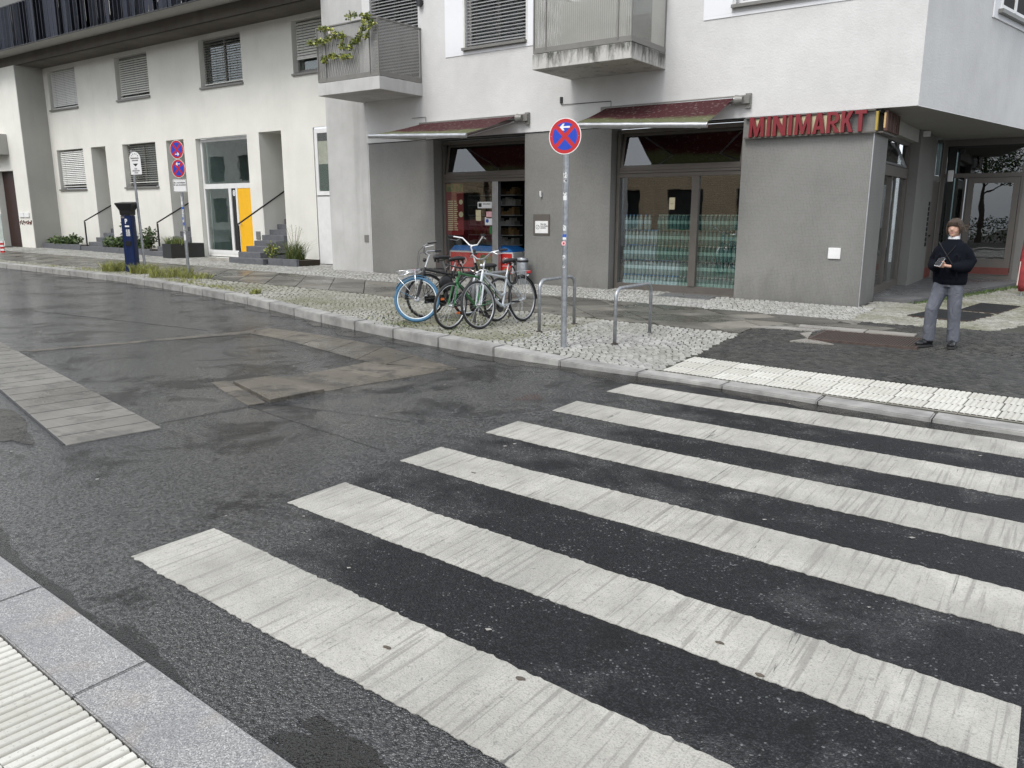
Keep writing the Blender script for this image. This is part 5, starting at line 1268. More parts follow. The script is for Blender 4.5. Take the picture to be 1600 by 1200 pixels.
    if p.get('bag'):
        q = MB(); q.ball((-.02, 0, .55), (.15, .045, .13), 12, 8); q.build('frame_bag', M['black'], o, smooth='all')
    if p.get('lock'):
        n = 24; MB().tube([(-.24+.09*math.cos(2*math.pi*k/n), .05+.02*math.sin(4*math.pi*k/n), .72+.13*math.sin(2*math.pi*k/n)) for k in range(n)], .012, 6, closed=True).build('lock', M['black'], o, smooth='all')
    MB().tube([(-.05, .05, .26), (-.16, .13, .02)], .007, 6).build('kickstand', M['alu'], o)
    return o
M['orange'] = pm('orange_reflector', (.75, .16, .02), .3); M['bluetyre'] = pm('blue_tyre', (.045, .14, .24), .6, 0, .12, 20); M['whiterim'] = pm('white_rim', (.72, .78, .80), .4)
M['silver'] = pm('silver_paint', (.52, .56, .58), .25, .35, .06); M['green'] = pm('green_paint', (.04, .17, .06), .3, .1, .1); M['blackp'] = pm('black_paint', (.016, .016, .018), .3, .1)
hd = lambda dx, dy: math.atan2(dy, dx)
# silver trekking bike: front contact (-6.91,8.9), rear (-6.9,10.0)
bicycle('a', -6.90, 9.50, hd(-.03, -1), R(5), dict(frame='silver', steer=R(-6), step=True, top=True, rise=.10, back=.20, hw=.31, bar='alu', stem=.16, saddle=.93, rg='black', rack='alu', tr=.017, dr=.024, rim='alu', crank=-.3, lock=True, lampw=True), 'silver ladies bicycle with swept handlebars, nearest the sign post')
bicycle('b', -7.22, 9.22, hd(-.05, -1), R(-4), dict(frame='green', steer=R(-2), step=False, rise=.02, back=.05, hw=.27, bar='black', stem=.04, saddle=.86, reflector=True, dark=True, crank=.9, bag=False, r=.335), 'green bicycle with orange spoke reflectors behind the silver one')
bicycle('c', -8.03, 9.47, hd(-.16, -1), R(-3), dict(frame='blackp', steer=R(-50), step=False, ftyre='bluetyre', ftw=.025, tw=.022, rim='whiterim', rise=.10, back=.20, hw=.29, bar='alu', stem=.20, saddle=.92, hubdyn=True, frack=True, case=True, fg='bluetyre', rg='blackp', bag=True, lock=True, dark=True, tr=.019), 'black bicycle with a fat pale blue front tyre and a chrome front rack')
bicycle('d', -8.15, 9.83, hd(.35, 1), R(4), dict(frame='blackp', steer=R(20), step=True, rise=.16, back=.20, hw=.33, bar='white', stem=.27, head=.18, saddle=.94, rg='blackp', fg='white', rack='blackp', case=True, dark=True, r=.35, crank=2.), 'black roadster with a tall wide white handlebar, facing the shop')

# ---------------------------------------------------------------- shop contents
# ice cream freezer
fz = empty('ice_cream_freezer', (-11.95, 16.05, .16), label='red and blue ice cream chest freezer with white heart emblems inside the shop window', cat='freezer')
M['fred'] = pm('freezer_red', (.66, .035, .028), .35, 0, .10, 3); M['fblue'] = pm('freezer_blue', (.02, .16, .48), .35); M['fpic'] = (lambda t: t.set(t.mix(t.ramp(t.noise(t.pos(), 7, 4, .6, 1.5), .42, .6), (.30, .20, .10), (.10, .16, .05)), .5))(NT('printed_ice_cream'))
MB().box(-1.25, .75, -.25, .42, 0, .70).build('body', M['white'], fz, bevel=.02)
MB().box(-1.20, .28, -.256, -.2505, .05, .66).build('front_panel', M['fred'], fz); MB().box(.36, .72, -.256, -.2505, .05, .66).build('front_panel', M['fred'], fz)
q = MB(); q.add([(-1.22, -.25, .702), (.6, -.25, .702), (.74, -.25, .705), (.74, .42, .705), (-1.22, .42, .702), (-1.1, -.2, .83), (.45, -.2, .83), (.7, -.2, .74), (.7, .38, .74), (-1.1, .38, .83), (.45, .38, .83)], [(0, 1, 6, 5), (1, 2, 7, 6), (2, 3, 8, 7), (5, 6, 10, 9), (6, 7, 8, 10), (4, 0, 5, 9)]); q.build('lid', M['fblue'], fz)
def heart(parent, cx, cz, s, y):
    for k, f in ((0, 1.), (1, .55)):
        pts = []
        for i in range(29):
            t = 2*math.pi*(i+2)/32 if k == 0 else 2*math.pi*(i+1)/30
            hx = 16*math.sin(t)**3; hz = 13*math.cos(t)-5*math.cos(2*t)-2*math.cos(3*t)-math.cos(4*t)
            pts.append((cx+hx*s*f/17, y, cz+hz*s*f/17))
        MB().tube(pts, s*.09, 5).build('heart_emblem', M['white'], parent)
heart(fz, -.82, .44, .14, -.262); heart(fz, .54, .50, .085, -.262)
text('LANGNESE', .075, (-.82, -.258, .22), M['white'], fz, extrude=.001, offset=.001); text('LANGNESE', .045, (.54, -.258, .36), M['white'], fz, extrude=.001)
MB().flat([(-.45, .10), (.2, .08), (.24, .45), (.1, .60), (-.2, .62), (-.42, .40)], -.262, -.258).build('printed_picture', M['fpic'], fz); MB().flat([(.42, .08), (.68, .08), (.68, .26), (.5, .31)], -.262, -.258).build('printed_picture', M['fpic'], fz)
# posters and notices on the pane
po = cb(MB().box(-13.18, -12.62, Y1+.038, Y1+.046, 1.25, 2.50), 'poster', pm('poster_red', (.22, .018, .018), .5))
q = MB()
for k in range(15): q.box(-13.12, -12.95, Y1+.036, Y1+.0375, 1.36+.05*k, 1.385+.05*k); q.box(-12.92, -12.80-.02*(k % 3), Y1+.036, Y1+.0375, 1.36+.05*k, 1.385+.05*k)
q.disc((-12.70, 2.05), .06, Y1+.036, Y1+.0375, 20); q.disc((-12.70, 1.75), .07, Y1+.036, Y1+.0375, 20); q.build('poster_print', M['cream'], po)
MB().box(-13.16, -12.63, Y1+.036, Y1+.0375, 2.30, 2.49).build('poster_picture', M['fpic'], po)
for a, c, e, f, m in ((-12.16, -11.73, 1.90, 2.05, 'white'), (-12.22, -12.06, 1.60, 1.86, 'cream'), (-11.90, -11.73, 1.66, 1.82, 'pinkst'), (-11.94, -11.72, 1.50, 1.69, 'white'), (-11.80, -11.72, 1.29, 1.47, 'green')): cb(MB().box(a, c, Y1+.016, Y1+.024, e, f), 'window_notice', M[m])
cb(MB().box(-12.13, -12.04, Y1+.012, Y1+.0155, 1.93, 2.02), 'notice_print', M['signblack'])
tx = text('Schlüsseldienst', .038, (-11.885, Y1+.014, 2.00), M['signblack'], CB, extrude=.0006, offset=.0008); at(tx, CB)
tx = text('...', .12, (-12.14, Y1+.014, 1.74), M['signblack'], CB, extrude=.0006); at(tx, CB)
cb(MB().disc((-11.87, 1.60), .045, Y1+.012, Y1+.0155, 16), 'notice_print', M['bluest'])
pn = cb(MB().box(-7.10, -6.98, Y2b+.018, Y2b+.026, 1.86, 2.10), 'window_notice', M['cream']); tx = text('...', .1, (-7.04, Y2b+.014, 2.0), M['signblack'], CB, extrude=.0006); at(tx, CB)
# shelves
M['goods'] = pm('packaged_goods', (.30, .19, .09), .5, 0, .3, 10, island=.6); M['goods_w'] = pm('pale_goods', (.55, .53, .48), .5, 0, .2, 10, island=.4)
def shelf(x, y, w, n, lab, rz=0):
    o = empty('shop_shelf', (x, y, .16), rz, label=lab, cat='shelf')
    for k in range(n): MB().box(0, w, 0, .38, .2+.27*k, .225+.27*k).build('shelf_board', M['white_frame'], o)
    MB().box(0, w, .38, .40, 0, .27*n+.2).build('back_panel', M['dark'], o); MB().box(-.03, 0, 0, .40, 0, .27*n+.2).build('side_panel', M['frame_grey'], o)
    for k in range(n):
        q = MB(); x_ = .02
        while x_ < w-.06:
            ww = random.uniform(.05, .12); q.box(x_, x_+ww*.9, .03, .3, .226+.27*k, .226+.27*k+random.uniform(.08, .22)); x_ += ww
        tag(q.build('goods', M['goods'] if k % 2 else M['goods_w'], o), kind='stuff')
shelf(-11.15, 16.9, .75, 6, 'low shelf of packets seen through the open shop door'); shelf(-12.2, 18.8, 2.4, 8, 'tall back shelf of bottles in the dark of the shop'); shelf(-14.3, 18.0, 1.6, 8, 'shelf in the dark behind the ice cream poster')
# water bottles
M['btl_g'] = pm('green_bottle', (.05, .13, .115), .12, 0, .3, 20, spec=.5); M['btl_c'] = pm('clear_bottle', (.20, .27, .27), .12, 0, .3, 20, spec=.9); M['cap_g'] = pm('green_cap', (.36, .50, .42), .4); M['cap_b'] = pm('blue_cap', (.12, .36, .68), .4); M['wrap'] = pm('label_band', (.22, .36, .32), .4, 0, .3, 30); M['wrap_b'] = pm('blue_label', (.40, .52, .55), .4, 0, .3, 30)
def btl(gm, cm, lm):
    q = MB(); q.lathe([(.036, 0), (.041, .01), (.041, .08), (.038, .10), (.041, .12), (.041, .20), (.030, .25), (.014, .285), (.014, .295)], 8); q.mi = 2; q.lathe([(.0425, .12), (.0425, .19)], 8); q.mi = 1; q.lathe([(.017, .293), (.017, .312), (0, .314)], 8)
    return q.mesh('bottle', [M[gm], M[cm], M[lm]], smooth=True)
bg_, bc_ = btl('btl_g', 'cap_g', 'wrap'), btl('btl_c', 'cap_b', 'wrap_b')
for lv in range(5):
    for k in range(10):
        xx = -8.22+.262*k; yy = Yt+.40+.04*(lv % 2)
        if lv == 4 and k < 3: continue
        blue = k < (3 if lv > 1 else 5) or False
        if blue and lv == 3 and k > 2: blue = False
        o = empty('bottle_pack', (xx, yy, .17+.318*lv), label='shrink-wrapped pack of %s water bottles stacked behind the shop window' % ('clear blue-capped' if blue else 'green'), cat='bottle pack', group='%s bottle packs in the shop window' % ('clear' if blue else 'green'))
        for i in range(3):
            for j in range(2): inst('bottle', bc_ if blue else bg_, o, (.044+.086*i, .045+.086*j, 0), (0, 0, random.random()*3))
for k in range(0, 3):
    o = empty('bottle_pack', (-8.22+.2*k, Yt+.42, .17+.318*4), label='shrink-wrapped pack of clear blue-capped water bottles stacked behind the shop window', cat='bottle pack', group='clear bottle packs in the shop window')
    if k == 0:
        for i in range(3): inst('bottle', bc_, o, (.044+.086*i, .045, 0))
    else: inst('bottle', bc_, o, (.1, .045, 0)); inst('bottle', bc_, o, (.186, .045, 0))
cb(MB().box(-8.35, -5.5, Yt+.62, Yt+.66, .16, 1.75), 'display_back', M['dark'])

# barrier at the far left, parasol at the right edge
o = empty('site_barrier', (-32.35, 13.0, Z(-32.3, 13)), R(40), label='pale board on a red and white striped foot at the left edge', cat='barrier')
MB().box(-.9, .35, -.02, .02, .42, 1.38).build('board', pm('pale_board', (.50, .56, .52), .5), o, bevel=.01)
for k in range(6): MB().box(.18, .30, -.035, .035, .07*k, .07*k+.069).build('striped_post', M['red'] if k % 2 == 0 else M['white'], o)
o = empty('folded_parasol', (-.93, 19.2, .13), label='folded red cloth parasol with pale edges at the right frame edge', cat='parasol')
q = MB(); q.loft([(0, 0, .10, .05, .04), (.02, 0, .25, .11, .09), (0, 0, .6, .10, .08), (0, 0, 1.3, .06, .06), (0, 0, 1.7, .03, .03)], 10); q.build('cloth', pm('red_cloth', (.30, .04, .045), .8, 0, .3, 9), o, smooth='all')
MB().tube([(0, 0, 0), (0, 0, 1.8)], .018, 8).build('pole', M['alu'], o); q = MB()
for k in range(5): a = 1.3*k; q.tube([(.11*math.cos(a), .09*math.sin(a), .22), (.10*math.cos(a), .08*math.sin(a), .7)], .012, 4)
q.build('pale_trim', pm('pale_trim', (.6, .5, .45), .8), o)

# parked red car across the street
car = empty('parked_car', (-24.2, -.9, 0), R(4), label='dark red estate car across the street, seen only mirrored in the shop glass', cat='car')
M['carred'] = pm('dark_red_car_paint', (.20, .008, .014), .15, .1, .03); 
prof = [(-2.2, .35), (-2.25, .75), (-2.1, .95), (-1.9, 1.38), (-.9, 1.48), (.2, 1.44), (.95, 1.0), (2.0, .88), (2.2, .6), (2.15, .3)]
q = MB(); n = len(prof); vs = [(x_, s_*(.85 if z_ < 1.05 else .68), z_) for s_ in (-1, 1) for x_, z_ in prof]; q.add(vs, [tuple(range(n)), tuple(range(2*n-1, n-1, -1))]+[(k, n+k, n+(k+1) % n, (k+1) % n) for k in range(n)]); q.build('body', M['carred'], car, bevel=.06, seg=2)
for s_ in (-1, 1): MB().add([(-1.85, s_*.80, 1.0), (.85, s_*.80, 1.0), (.15, s_*.705, 1.38), (-1.7, s_*.705, 1.36)], [(0, 1, 2, 3), (3, 2, 1, 0)]).build('side_window', M['black'], car)
for wx in (-1.4, 1.35):
    for s_ in (-1, 1):
        w = MB().tube([(wx, s_*.70, .32), (wx, s_*.87, .32)], .32, 20).build('wheel', M['rubber'], car, smooth=True); MB().tube([(wx, s_*.86, .32), (wx, s_*.885, .32)], .2, 14).build('rim', M['alu'], w, smooth=True)
# ================================================================ PLANTS
def leaf_mesh(name, blobs, n, size, mats, stems=None, aspect=.5, up=0.):
    # blobs: (x,y,z,rx,ry,rz)
    q = MB(); vols = [b_[3]*b_[4]*b_[5] for b_ in blobs]; tot = sum(vols)
    for b_, v in zip(blobs, vols):
        for k in range(int(n*v/tot)+1):
            while True:
                p = Vector((random.uniform(-1, 1), random.uniform(-1, 1), random.uniform(-1, 1)))
                if p.length <= 1: break
            p = p*(.55+.45*random.random())/max(.3, 1) if False else p
            c = Vector((b_[0]+p.x*b_[3], b_[1]+p.y*b_[4], b_[2]+p.z*b_[5])); s = size*random.uniform(.6, 1.3)
            d = Vector((random.gauss(0, 1), random.gauss(0, 1), random.gauss(0, .6)+up)).normalized(); e = d.cross(Vector((random.gauss(0, 1), random.gauss(0, 1), random.gauss(0, 1)))).normalized()*s*aspect*.5
            q.mi = 0 if random.random() < .65 else len(mats)-1
            m_ = c+d*s*.5+Vector((0, 0, .12*s)); t_ = c+d*s
            q.add([c, m_+e, t_, m_-e], [(0, 1, 2, 3)])
    return q.mesh(name, [M[m] for m in mats])
def stems_mesh(pts, r=.006): 
    q = MB()
    for a in pts: q.tube(a, r, 5)
    return q.mesh('stems', M['stem'])
def grass_mesh(name, n, rad, h, mats, spread=.5):
    q = MB()
    for k in range(n):
        a = random.random()*6.28; rr = rad*math.sqrt(random.random()); x_, y_ = rr*math.cos(a), rr*math.sin(a); hh = h*random.uniform(.5, 1.1); dx, dy = random.gauss(0, spread)*hh, random.gauss(0, spread)*hh; w = .004+.004*random.random()
        ca, sa = math.cos(a*3), math.sin(a*3); q.mi = 0 if random.random() < .7 else len(mats)-1
        q.add([(x_-w*ca, y_-w*sa, 0), (x_+w*ca, y_+w*sa, 0), (x_+dx*.4+w*.7*ca, y_+dy*.4+w*.7*sa, hh*.65), (x_+dx*.4-w*.7*ca, y_+dy*.4-w*.7*sa, hh*.65), (x_+dx, y_+dy, hh*(1-.25*abs(dx)))], [(0, 1, 2, 3), (3, 2, 4)])
    return q.mesh(name, [M[m] for m in mats])
# beds along the terrace
def bed(x0, x1, y0, y1, h, lab, n=4):
    zb = Z((x0+x1)/2, y0); o = empty('flower_bed', ((x0+x1)/2, (y0+y1)/2, zb), label=lab, cat='flower bed'); w = (x1-x0)/2; d_ = (y1-y0)/2; L = 2*w/n
    for k in range(n): MB().box(-w+L*k+.004, -w+L*(k+1)-.004, -d_, -d_+.10, -.1, h).build('edging_stone', M['step'], o, bevel=.006)
    MB().box(-w, w, -d_+.1, d_, -.1, h-.04).build('soil', M['soil'], o)
    return o, zb+h-.04
def bush(name, x, y, z, blobs, n, size, mats, lab, cat, group=None, stems=0, aspect=.5, up=0):
    o = empty(name, (x, y, z), label=lab, cat=cat, group=group); inst('foliage', leaf_mesh('foliage', blobs, n, size, mats, aspect=aspect, up=up), o)
    pts = []
    for k in range(max(4, stems)):
        b_ = random.choice(blobs); pts.append([(b_[0]*.5, b_[1]*.5, -.02), ((b_[0]+random.uniform(-.5, .5)*b_[3])*.9, b_[1]+random.uniform(-.5, .5)*b_[4], b_[2]), (b_[0]+random.uniform(-.8, .8)*b_[3], b_[1]+random.uniform(-.8, .8)*b_[4], b_[2]+b_[5]*.9)])
    inst('stems', stems_mesh(pts), o); return o
o, zt = bed(-34.78, -31.75, 15.75, 16.5, .20, 'low slate-edged bed of green ground cover beside the tall grey pier')
bush('ground_cover', -33.6, 16.0, zt, [(0, 0, .14, .95, .28, .18), (.7, .1, .2, .5, .2, .2), (-.7, 0, .1, .4, .2, .14)], 900, .13, ('leaf', 'leaf_d'), 'green ground cover plant in the leftmost slate-edged bed', 'plant')
o, zt = bed(-30.62, -26.7, 15.62, 16.5, .20, 'long slate-edged bed behind the ticket machine')
bush('shrub', -29.6, 16.0, zt, [(0, 0, .18, .7, .3, .22), (.9, .1, .22, .7, .28, .26), (1.8, 0, .15, .6, .25, .18)], 1500, .13, ('leaf', 'leaf_d'), 'dense green shrub in the long bed between two stairs', 'plant')
bush('shrub', -27.4, 16.1, zt, [(0, 0, .45, .32, .25, .35), (-.3, 0, .25, .3, .22, .25)], 330, .13, ('leaf_d', 'leaf'), 'taller loose dark-leaved shrub left of the black planter box', 'plant', stems=9)
bush('shrub', -29.2, 16.3, zt, [(0, 0, .7, .4, .2, .35)], 140, .10, ('leaf_d', 'leaf'), 'thin wispy dark shrub rising over the dense green one', 'plant', stems=12)
o, zt = bed(-19.85, -18.55, 15.32, 16.2, .20, 'small slate-edged bed right of the stair by the narrow white door', 2)
g = empty('ornamental_grass', (-19.1, 15.75, zt), label='tall tuft of ornamental grass with pale seed heads in the small bed', cat='plant'); inst('blades', grass_mesh('blades', 420, .28, .62, ('leaf', 'grass'), .45), g)
q = MB()
for k in range(14):
    a = random.random()*6.28; q.tube([(0, 0, 0), (.1*math.cos(a), .1*math.sin(a), .5), (.3*math.cos(a), .2*math.sin(a), .85+.2*random.random())], .003, 4)
q.build('stalks', M['grass'], g); inst('seed_heads', leaf_mesh('seed_heads', [(.05, 0, .85, .3, .2, .2)], 120, .03, ('petal', 'grass')), g)
bush('shrub', -19.95, 15.6, zt, [(0, 0, .25, .22, .2, .24)], 240, .09, ('leaf', 'leaf_y'), 'small round shrub at the foot of the stair by the grass tuft', 'plant', stems=8)
# black planter box
zb = Z(-24.9, 15.6); o = empty('planter_box', (-24.89, 15.79, zb), label='black planter box with feathery green plant in front of the middle stair', cat='planter')
q = MB()
for a in ((-.25, .25, -.62, -.57), (-.25, .25, .57, .62), (-.25, -.20, -.57, .57), (.20, .25, -.57, .57)): q.box(a[0], a[1], a[2], a[3], 0, .47)
q.build('box', M['planter'], o); MB().box(-.2, .2, -.57, .57, .0, .42).build('soil', M['soil'], o)
g = empty('feathery_plant', (-24.9, 15.5, zb+.42), label='feathery pale green plant growing in the black planter box', cat='plant'); inst('fronds', grass_mesh('fronds', 380, .30, .32, ('leaf', 'leaf_y'), .5), g)
# tufts by the posts and in the cobbles
for (x_, y_, n_, r_, h_, lab) in ((-20.95, 11.25, 420, .34, .30, 'yellow-green grass tuft left of the ticket machine'), (-19.75, 11.35, 420, .36, .28, 'yellow-green weeds right of the ticket machine, at the foot of its post'), (-18.25, 11.2, 520, .55, .28, 'yellow-green weeds at the foot of the post with two no stopping signs'), (-13.35, 9.95, 120, .12, .12, 'small lone weed tuft in the mossy cobbles'), (-17.4, 11.3, 260, .4, .16, 'low straggling weeds right of the two-disc sign post')):
    g = empty('weed_tuft', (x_, y_, Z(x_, y_)), label=lab, cat='weeds'); inst('blades', grass_mesh('blades', n_, r_, h_, ('grass', 'leaf_y'), .55), g)
q = MB()
for k in range(2600):
    x_ = random.triangular(-9.5, -4.9, -7.4); y_ = random.uniform(8.35, 9.9)
    if mnoise.noise((x_*1.3, y_*1.3, 3)) < -.02: continue
    z_ = hp(x_, y_)-.004; hh = random.uniform(.008, .03); a = random.random()*3; w = .010
    q.mi = random.choice((0, 0, 1)); q.add([(x_-w*math.cos(a), y_-w*math.sin(a), z_), (x_+w*math.cos(a), y_+w*math.sin(a), z_), (x_+random.uniform(-.02, .02), y_+random.uniform(-.02, .02), z_+hh)], [(0, 1, 2)])
tag(q.build('moss_and_weeds', [M['leaf_d'], M['grass']]), kind='stuff')
q = MB()
for k in range(1500):
    t_ = random.random(); x_ = -2.45+1.5*t_+random.gauss(0, .07); y_ = 16.5+6*t_*random.uniform(.9, 1.0)+random.gauss(0, .05)
    z_ = hp(x_, y_)-.004; hh = random.uniform(.01, .05); a = random.random()*3; w = .014
    q.add([(x_-w*math.cos(a), y_-w*math.sin(a), z_), (x_+w*math.cos(a), y_+w*math.sin(a), z_), (x_+random.uniform(-.02, .02), y_+random.uniform(-.02, .02), z_+hh)], [(0, 1, 2)])
tag(q.build('moss_by_the_platform', M['leaf']), kind='stuff')
q = MB()
for k in range(1400):
    x_ = random.uniform(-24, -14); y_ = yk(x_)+random.uniform(.32, .75)
    if mnoise.noise((x_*.8, y_*2, 9)) < 0: continue
    z_ = hp(x_, y_)-.002; hh = random.uniform(.02, .07); a = random.random()*3; w = .012
    q.add([(x_-w, y_, z_), (x_+w, y_, z_), (x_+random.uniform(-.03, .03), y_+random.uniform(-.03, .03), z_+hh)], [(0, 1, 2)])
tag(q.build('kerbside_weeds', M['grass']), kind='stuff')
# climbing rose hanging out through the balcony panels
rose = empty('climbing_rose', (-14.6, 13.83, 5.3), label='yellow-green climbing rose with one white bloom sprawling over the left balcony', cat='plant')
RB = [[(-14.44, 6.18), (-14.12, 6.19), (-13.82, 6.12), (-13.6, 6.11)], [(-15.42, 6.06), (-15.16, 6.02), (-14.99, 5.94), (-14.78, 5.86)],
      [(-15.79, 5.76), (-15.6, 5.77), (-15.38, 5.74), (-15.18, 5.76), (-14.89, 5.82)], [(-14.63, 5.82), (-14.62, 5.62), (-14.63, 5.51)],
      [(-13.92, 6.08), (-13.93, 5.88), (-14.05, 5.72), (-14.16, 5.63), (-14.3, 5.61), (-14.38, 5.45)], [(-15.3, 5.26), (-15.25, 5.37), (-15.03, 5.42), (-14.77, 5.35), (-14.49, 5.35), (-14.34, 5.28)],
      [(-13.84, 5.67), (-13.75, 5.87), (-13.6, 5.97)]]
q = MB(); blobs = []
for path in RB:
    pts = [(x_+14.6, -.02-.03*(i % 2), z_-5.3) for i, (x_, z_) in enumerate(path)]; q.tube(pts, .007, 5)
    for a, c in zip(pts, pts[1:]):
        for k in range(3):
            t_ = random.random(); p_ = Vector(a).lerp(Vector(c), t_); blobs.append((p_.x, p_.y-.03, p_.z, .075, .06, .065))
q.build('stems', M['stem'], rose); inst('foliage', leaf_mesh('foliage', blobs, 1500, .068, ('leaf_y', 'leaf'), aspect=.65), rose)
inst('bloom', leaf_mesh('bloom', [(-14.93+14.6, -.08, 5.88-5.3, .07, .05, .05)], 70, .06, ('petal', 'petal'), aspect=.9), rose)
# trees across the street, mirrored in glass only
def tree(x, y, h, cr, lab):
    o = empty('street_tree', (x, y, 0), label=lab, cat='tree', group='street trees mirrored in the windows'); q = MB(); q.tube([(0, 0, 0), (.05, 0, h*.3), (-.05, .1, h*.6), (.1, 0, h*.85)], [.16, .13, .09, .04], 10)
    for k in range(7): a = k*.9; q.tube([(0, 0, h*(.35+.05*k)), (cr*.6*math.cos(a), cr*.6*math.sin(a), h*(.5+.05*k))], [.05, .02], 6)
    q.build('trunk', M['bark'], o)
    bl = [(cr*.5*math.cos(k*1.3), cr*.5*math.sin(k*1.3), h*(.55+.06*(k % 5)), cr*.55, cr*.55, cr*.42) for k in range(9)]
    inst('crown', leaf_mesh('crown', bl, 5200, .16, ('leaf', 'leaf_d'), aspect=.6), o)
tree(-26.5, -3.6, 7.5, 2.2, 'leafy street tree across the road, mirrored over the red car'); tree(-5.2, -9, 8, 2.8, 'leafy tree mirrored in the entrance door glass')
bush('hedge', -3.5, -10, 0, [(0, 0, .8, 5, .8, .8)], 2600, .16, ('leaf_d', 'leaf'), 'dark hedge mirrored in the entrance door glass', 'hedge')

# ================================================================ PERSON
M['skin'] = pm('skin', (.50, .30, .22), .5, 0, .06, 30); M['knit'] = pm('black_knit', (.006, .007, .011), .95, 0, .2, 60, .25, 130, .004, spec=.1); M['trouser'] = (lambda t: t.set(t.mix(t.ramp(t.noise(t.pos((1, 1, .25), obj=True), 5, 4), .3, .7), (.085, .092, .112), (.135, .143, .168)), .85, 0, t.bump(t.noise(t.pos((1, 1, .45), obj=True), 11, 4, .6, .8), 1., .035)))(NT('grey_trousers'))
M['hair'] = (lambda t: t.set(t.mix(t.noise(t.pos((1, 1, .12), obj=True), 70, 3), (.018, .011, .007), (.065, .042, .027)), .75, 0, t.bump(t.noise(t.pos((1, 1, .15), obj=True), 90, 3), .5, .004)))(NT('brown_hair'))
M['leather'] = pm('black_leather', (.012, .012, .013), .22); M['sole'] = pm('dark_sole', (.03, .03, .03), .7); M['collar'] = pm('white_collar', (.50, .51, .52), .85); M['lip'] = pm('lip', (.36, .15, .13), .5)
px_, py_ = -1.32, 11.28
pe = empty('person', (px_, py_, Z(px_, py_)+.006), R(-13), label='person in an oversized black jumper and grey trousers walking while looking at a phone', cat='person')
b = MB()
hz = 1.545
# head, face
b.ball((0, -.005, hz), (.079, .096, .116), 16, 12); b.ball((0, -.035, hz-.06), (.05, .055, .055), 12, 8); b.ball((0, -.062, hz-.085), (.026, .026, .022), 8, 6)
b.tube([(0, -.088, hz+.012), (0, -.108, hz-.022)], [.009, .014], 8); b.ball((0, -.098, hz-.024), (.016, .013, .010), 8, 6)
for s_ in (-1, 1): b.ball((s_*.038, -.066, hz-.03), (.022, .022, .022), 8, 6); b.ball((s_*.075, .005, hz-.015), (.010, .020, .030), 8, 6)
b.ball((0, -.082, hz+.028), (.055, .012, .012), 10, 6); b.tube([(0, .02, hz-.08), (0, .01, 1.30)], [.052, .058], 12)
# trunk and limbs inside the clothes
b.loft([(0, 0, .84, .13, .09), (0, 0, .95, .14, .10), (0, 0, 1.10, .12, .085), (0, 0, 1.25, .15, .095), (0, 0, 1.36, .12, .07), (0, .005, 1.41, .05, .05)], 16)
legs = {-1: [(-.085, 0, .86), (-.13, -.13, .50), (-.150, -.10, .10)], 1: [(.085, 0, .86), (.105, .02, .48), (.115, .06, .10)]}
for s_ in (-1, 1):
    b.tube(legs[s_], [.078, .052, .036], 12)
arms = {-1: [(-.135, .0, 1.31), (-.212, .035, 1.13), (-.085, -.235, 1.075)], 1: [(.135, 0, 1.31), (.212, .035, 1.12), (.095, -.235, 1.07)]}
hands = {}
for s_ in (-1, 1):
    b.tube(arms[s_], [.045, .037, .026], 10)
    w = Vector(arms[s_][2]); e = Vector(arms[s_][1]); d = (w-e).normalized(); tgt = Vector((s_*.030-.01, -.295, 1.085)); d = (tgt-w).normalized()
    b.tube([w, w+d*.02, tgt], [(.024, .020), (.030, .020), (.034, .020)], 10)
    base = tgt
    for k in range(4):
        off = Vector((0, -.012+.008*k, .026-.017*k)); L_ = (.062, .068, .064, .052)[k]
        p0 = base+off+Vector((0, 0, 0)); dirn = Vector((-s_*.75, -.45, .05)).normalized()
        b.tube([p0, p0+dirn*L_*.5, p0+dirn*L_*.75+Vector((0, .012, .01)), p0+dirn*L_*.75+Vector((s_*.012, .028, .016))], [.0095, .009, .008, .007], 7)
    th = base+Vector((s_*.012, .0, .024)); b.tube([th, th+Vector((-s_*.006, -.03, .022)), th+Vector((-s_*.028, -.045, .026))], [.012, .010, .008], 7)
inst('body', merged(b, .0075, 'body', M['skin'], 2), pe)
for s_ in (-1, 1):
    MB().ball((s_*.031, -.0805, hz+.004), (.0145, .008, .0065), 10, 6).build('eye', M['white'], pe, smooth='all'); MB().ball((s_*.031-.003, -.087, hz+.003), (.006, .003, .006), 8, 5).build('iris', M['signblack'], pe)
    MB().tube([(s_*.014, -.093, hz+.026), (s_*.034, -.092, hz+.030), (s_*.052, -.080, hz+.022)], .0045, 6).build('eyebrow', M['hair'], pe)
MB().tube([(-.022, -.082, hz-.056), (0, -.093, hz-.052), (.022, -.082, hz-.056)], [(.003, .003), (.006, .009), (.003, .003)], 8).build('mouth', M['lip'], pe, smooth='all')
# hair with fringe, loose strands and a small knot
b = MB(); b.ball((0, .026, hz+.030), (.090, .100, .103), 16, 12); b.ball((0, .09, hz+.03), (.05, .045, .05), 10, 8)
b.loft([(0, -.042, hz+.034, .076, .062), (0, -.034, hz+.065, .084, .068), (0, -.02, hz+.10, .07, .06)], 16)
for s_ in (-1, 1): b.tube([(s_*.074, -.045, hz+.06), (s_*.084, -.050, hz-.01), (s_*.078, -.045, hz-.085)], [.020, .017, .008], 8); b.tube([(s_*.080, .0, hz+.03), (s_*.088, .010, hz-.085)], [.024, .014], 8)
for k in range(9):
    u = -1+k*.25; b.tube([(.02*u, -.050, hz+.118), (.055*u, -.100, hz+.075), (.074*u, -.103+.028*u*u, hz+.026+.010*(k % 2)-.010*abs(u))], [.014, .013, .006], 7)
ha = inst('hair', merged(b, .008, 'hair', M['hair'], 2), pe)
q = MB()
